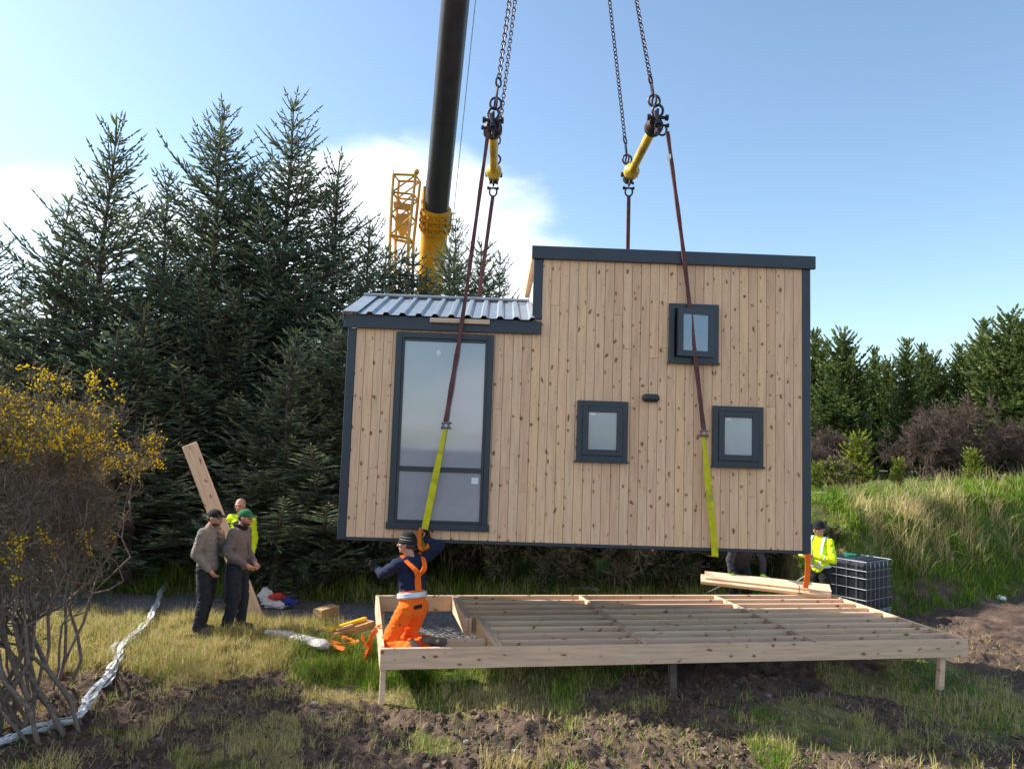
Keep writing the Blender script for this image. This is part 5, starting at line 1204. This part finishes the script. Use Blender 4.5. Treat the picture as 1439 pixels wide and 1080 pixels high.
person((kx, ky_, kz), kyaw, knee, 'man kneeling in orange hi-vis trousers and navy sweater, reaching up to the yellow sling', 'navy', 'hivisorange', (.85,.45,.05), 'beanie', 'stubble', dict(R=dict(d=(0,0,1), n=(0,.9,.1), curl=1.0), L=dict(d=(.8,.3,.4), n=(0,-1,0), curl=.8)), hatm='blackcloth', glovem='blackcloth', extra=kneel_extra, scale=1.04, tuck=True, bulk=1.22)
P = curve([at(592,742,8.97), at(589,755,8.9), at(590,768,8.88), at(597,772,8.88), at(603,764,8.88), at(604,748,8.97)], 5); b = MB(); ribbon(b, P, .055, .008, (1,.5,0)); b.solo('orange_strap', M['orange'], P[10], smooth=False, label='orange loop at the foot of the yellow sling by the kneeling man\'s raised hand', cat='strap')
# bending man behind the planks
xb = at(1040, 860, 13.35)[0]
bendJ = dict(hipL=(-.12,.095,.92), hipR=(-.12,-.095,.92), knL=(.03,.13,.50), knR=(.03,-.13,.50), anL=(-.04,.15,.095), anR=(-.04,-.15,.095), toeL=(.14,.19,.04), toeR=(.14,-.19,.04),
             shL=(.22,.20,1.31), shR=(.22,-.20,1.31), elL=(.27,.31,1.04), elR=(.27,-.31,1.04), wrL=(.32,.29,.80), wrR=(.32,-.29,.80), head=(.38,0,1.45))
person((xb, 13.35, gz_((xb, 13.35))), math.radians(-88), bendJ, 'man in dark jacket and green gloves bending behind the planks, head hidden by the house', 'darkjacket', 'trousers', (1,0,-.3), 'beanie', 'stubble', dict(L=dict(n=(-1,0,0), curl=.9), R=dict(n=(-1,0,0), curl=.9)), hatm='blackcloth', glovem='greenglove')
# man in hi-vis at the right
def specs_(rt, R_, J, d):
    hc, hd, hs, hu = d['hc'], d['hd'], d['hs'], d['hu']; b = MB()
    for q in (-1, 1): b.torus(hc+hd*.102+hs*q*.036+hu*.008, hd, .022, .003, seg=14, sub=5); b.tube([hc+hd*.10+hs*q*.058+hu*.010, hc+hs*q*.080+hu*.008], .003, 5)
    b.build('spectacles', M['rubber'], rt, world=False); ch, pe, tup = d['chest'], d['pelvis'], d['tup']
    b = MB(); b.torus(pe+(ch-pe)*.16, tup, .142, .022, sx=1.25, along=d['sh'], seg=28)
    for q in 'LR':
        for f_ in (.55, .9): b.torus(J['sh'+q]+(J['el'+q]-J['sh'+q])*f_, nrm(J['el'+q]-J['sh'+q]), .058, .014, seg=18) if f_ < .6 else b.torus(J['el'+q]+(J['wr'+q]-J['el'+q])*.45, nrm(J['wr'+q]-J['el'+q]), .051, .014, seg=18)
    R_(b, 'reflective_band', 'reflect', .009, 1, .0)
    b = MB(); fr = nrm(np.cross(d['sh'], tup)); fr = fr if fr[0] > 0 else -fr
    for q, nm in ((1, 'shL'), (-1, 'shR')):
        top = J[nm]-d['sh']*q*.07; P = curve([top+tup*.078-fr*.05, top+tup*.082+fr*.01, top+fr*.09+tup*.03, (top+pe)/2+fr*.148+d['sh']*q*.03, pe+(ch-pe)*.2+fr*.150+d['sh']*q*.08], 6); ribbon(b, P, .05, .010, d['sh'])
    b.build('reflective_braces', M['reflect'], rt, world=False)
x6 = at(1152, 860, 13.1)[0]
person((x6, 13.1, gz_((x6, 13.1))+.02), math.radians(-142), stand(wrR=(.33,-.10,1.22), elR=(.14,-.27,1.18), wrL=(.30,.02,1.20), elL=(.10,.30,1.15), head=(.05,0,1.665), shL=(.02,.19,1.45), shR=(.02,-.19,1.45)),
    'man in yellow hi-vis jacket and black beanie at the right corner of the house', 'hivis', 'blackcloth', (1,-.35,-.12), 'beanie', 'greyhair', dict(R=dict(d=(.9,.1,.3), n=(0,1,0), curl=.4), L=dict(d=(.9,0,.2), n=(0,-1,0), curl=.4)), hatm='blackcloth', extra=specs_, scale=1.0)
p0 = at(1135, 776, 12.45); p1 = at(1132, 826, 12.55); b = MB(); ribbon(b, curve([p0, (p0+p1)/2+V3(.02,0,0), p1], 6), .09, .012, (1,0,0)); ribbon(b, curve([p0+V3(.03,.02,0), (p0+p1)/2+V3(.05,.02,0), p1+V3(.02,.02,.0)], 6), .05, .01, (1,.3,0)); b.solo('orange_strap', M['orange'], p1, smooth=False, label='orange strap hanging at the right corner of the house beside the man in yellow', cat='strap')

# ------------------------------------------------------------------ light, sky, camera
SUN = nrm(V3(-1.18, .25, 1.0)); el = math.asin(SUN[2]); az = math.atan2(SUN[0], SUN[1])
w = bpy.data.worlds.new('World'); bpy.context.scene.world = w; w.use_nodes = True; nt = w.node_tree; bg = nt.nodes['Background']
sky = nt.nodes.new('ShaderNodeTexSky'); sky.sky_type = 'NISHITA'; sky.sun_disc = False; sky.sun_elevation = el; sky.sun_rotation = az; sky.altitude = 100; sky.air_density = 1.0; sky.dust_density = .8; sky.ozone_density = 1.3
def wn(t, **k):
    x = nt.nodes.new(t)
    for a, b_ in k.items(): setattr(x, a, b_)
    return x
def wm(op, a, b_=None, c=None):
    x = wn('ShaderNodeMath', operation=op)
    for i_, v in enumerate((a, b_, c)):
        if v is None: continue
        if isinstance(v, (int, float)): x.inputs[i_].default_value = v
        else: nt.links.new(v, x.inputs[i_])
    return x.outputs[0]
tc = wn('ShaderNodeTexCoord'); sp = wn('ShaderNodeSeparateXYZ'); nt.links.new(tc.outputs['Generated'], sp.inputs[0])
mp = wn('ShaderNodeMapping'); mp.inputs['Scale'].default_value = (1.0, 1.0, 2.6); nt.links.new(tc.outputs['Generated'], mp.inputs[0])
no = wn('ShaderNodeTexNoise'); no.inputs['Scale'].default_value = 3.2; no.inputs['Detail'].default_value = 8; no.inputs['Roughness'].default_value = .55; nt.links.new(mp.outputs[0], no.inputs['Vector'])
X_, Y_, Z_ = sp.outputs
yy = wm('MAXIMUM', Y_, .05); azr = wm('DIVIDE', X_, yy); elr = wm('DIVIDE', Z_, yy)
def blob(ax, ex, ra, re):
    a = wm('POWER', wm('ABSOLUTE', wm('DIVIDE', wm('SUBTRACT', azr, ax), ra)), 2.0); e = wm('POWER', wm('ABSOLUTE', wm('DIVIDE', wm('SUBTRACT', elr, ex), re)), 2.0)
    return wm('SUBTRACT', 1.0, wm('ADD', a, e))
f = wm('MAXIMUM', blob(-.13, .14, .34, .31), wm('MAXIMUM', blob(-.24, .36, .16, .085), wm('MULTIPLY_ADD', blob(-.52, .22, .34, .20), .75, -.12)))
f = wm('ADD', f, wm('MULTIPLY', wm('SUBTRACT', no.outputs[0], .5), 2.4))
f = wm('MULTIPLY', f, wm('GREATER_THAN', Y_, .05))
back = wm('MULTIPLY', wm('MULTIPLY', wm('SUBTRACT', no.outputs[0], .50), 5.0), wm('LESS_THAN', Y_, -.05))
rp = wn('ShaderNodeMapRange'); rp.interpolation_type = 'SMOOTHSTEP'; nt.links.new(wm('MAXIMUM', f, back), rp.inputs[0]); rp.inputs[1].default_value = .0; rp.inputs[2].default_value = .8; rp.inputs[3].default_value = 0; rp.inputs[4].default_value = .92
mx = wn('ShaderNodeMix', data_type='RGBA'); nt.links.new(rp.outputs[0], mx.inputs[0]); tn = wn('ShaderNodeMix', data_type='RGBA', blend_type='MULTIPLY'); tn.inputs[0].default_value = 1; nt.links.new(sky.outputs[0], tn.inputs[6]); tn.inputs[7].default_value = (1.08, 1.12, 1.08, 1); nt.links.new(tn.outputs[2], mx.inputs[6]); mx.inputs[7].default_value = (6.2, 6.6, 6.8, 1)
nt.links.new(mx.outputs[2], bg.inputs[0]); bg.inputs[1].default_value = .13
L = bpy.data.lights.new('sun', 'SUN'); L.energy = 5.0; L.angle = math.radians(.5); L.color = (1, .94, .85)
lo = bpy.data.objects.new('sun', L); C.objects.link(lo)
from mathutils import Vector
lo.rotation_euler = Vector(SUN.tolist()).to_track_quat('Z', 'Y').to_euler(); lo.location = (-30, 10, 30)
cam = bpy.data.cameras.new('camera'); co = bpy.data.objects.new('camera', cam); C.objects.link(co)
cam.sensor_fit = 'HORIZONTAL'; cam.sensor_width = 36; cam.lens = 36*F0/W0; cam.clip_end = 4000; cam.clip_start = .05
co.matrix_world = Matrix(((CR[0], CU[0], -FW[0], CAM[0]), (CR[1], CU[1], -FW[1], CAM[1]), (CR[2], CU[2], -FW[2], CAM[2]), (0,0,0,1)))
sc = bpy.context.scene; sc.camera = co
sc.view_settings.view_transform = 'Standard'; sc.view_settings.look = 'None'; sc.view_settings.exposure = .85; sc.view_settings.gamma = 1
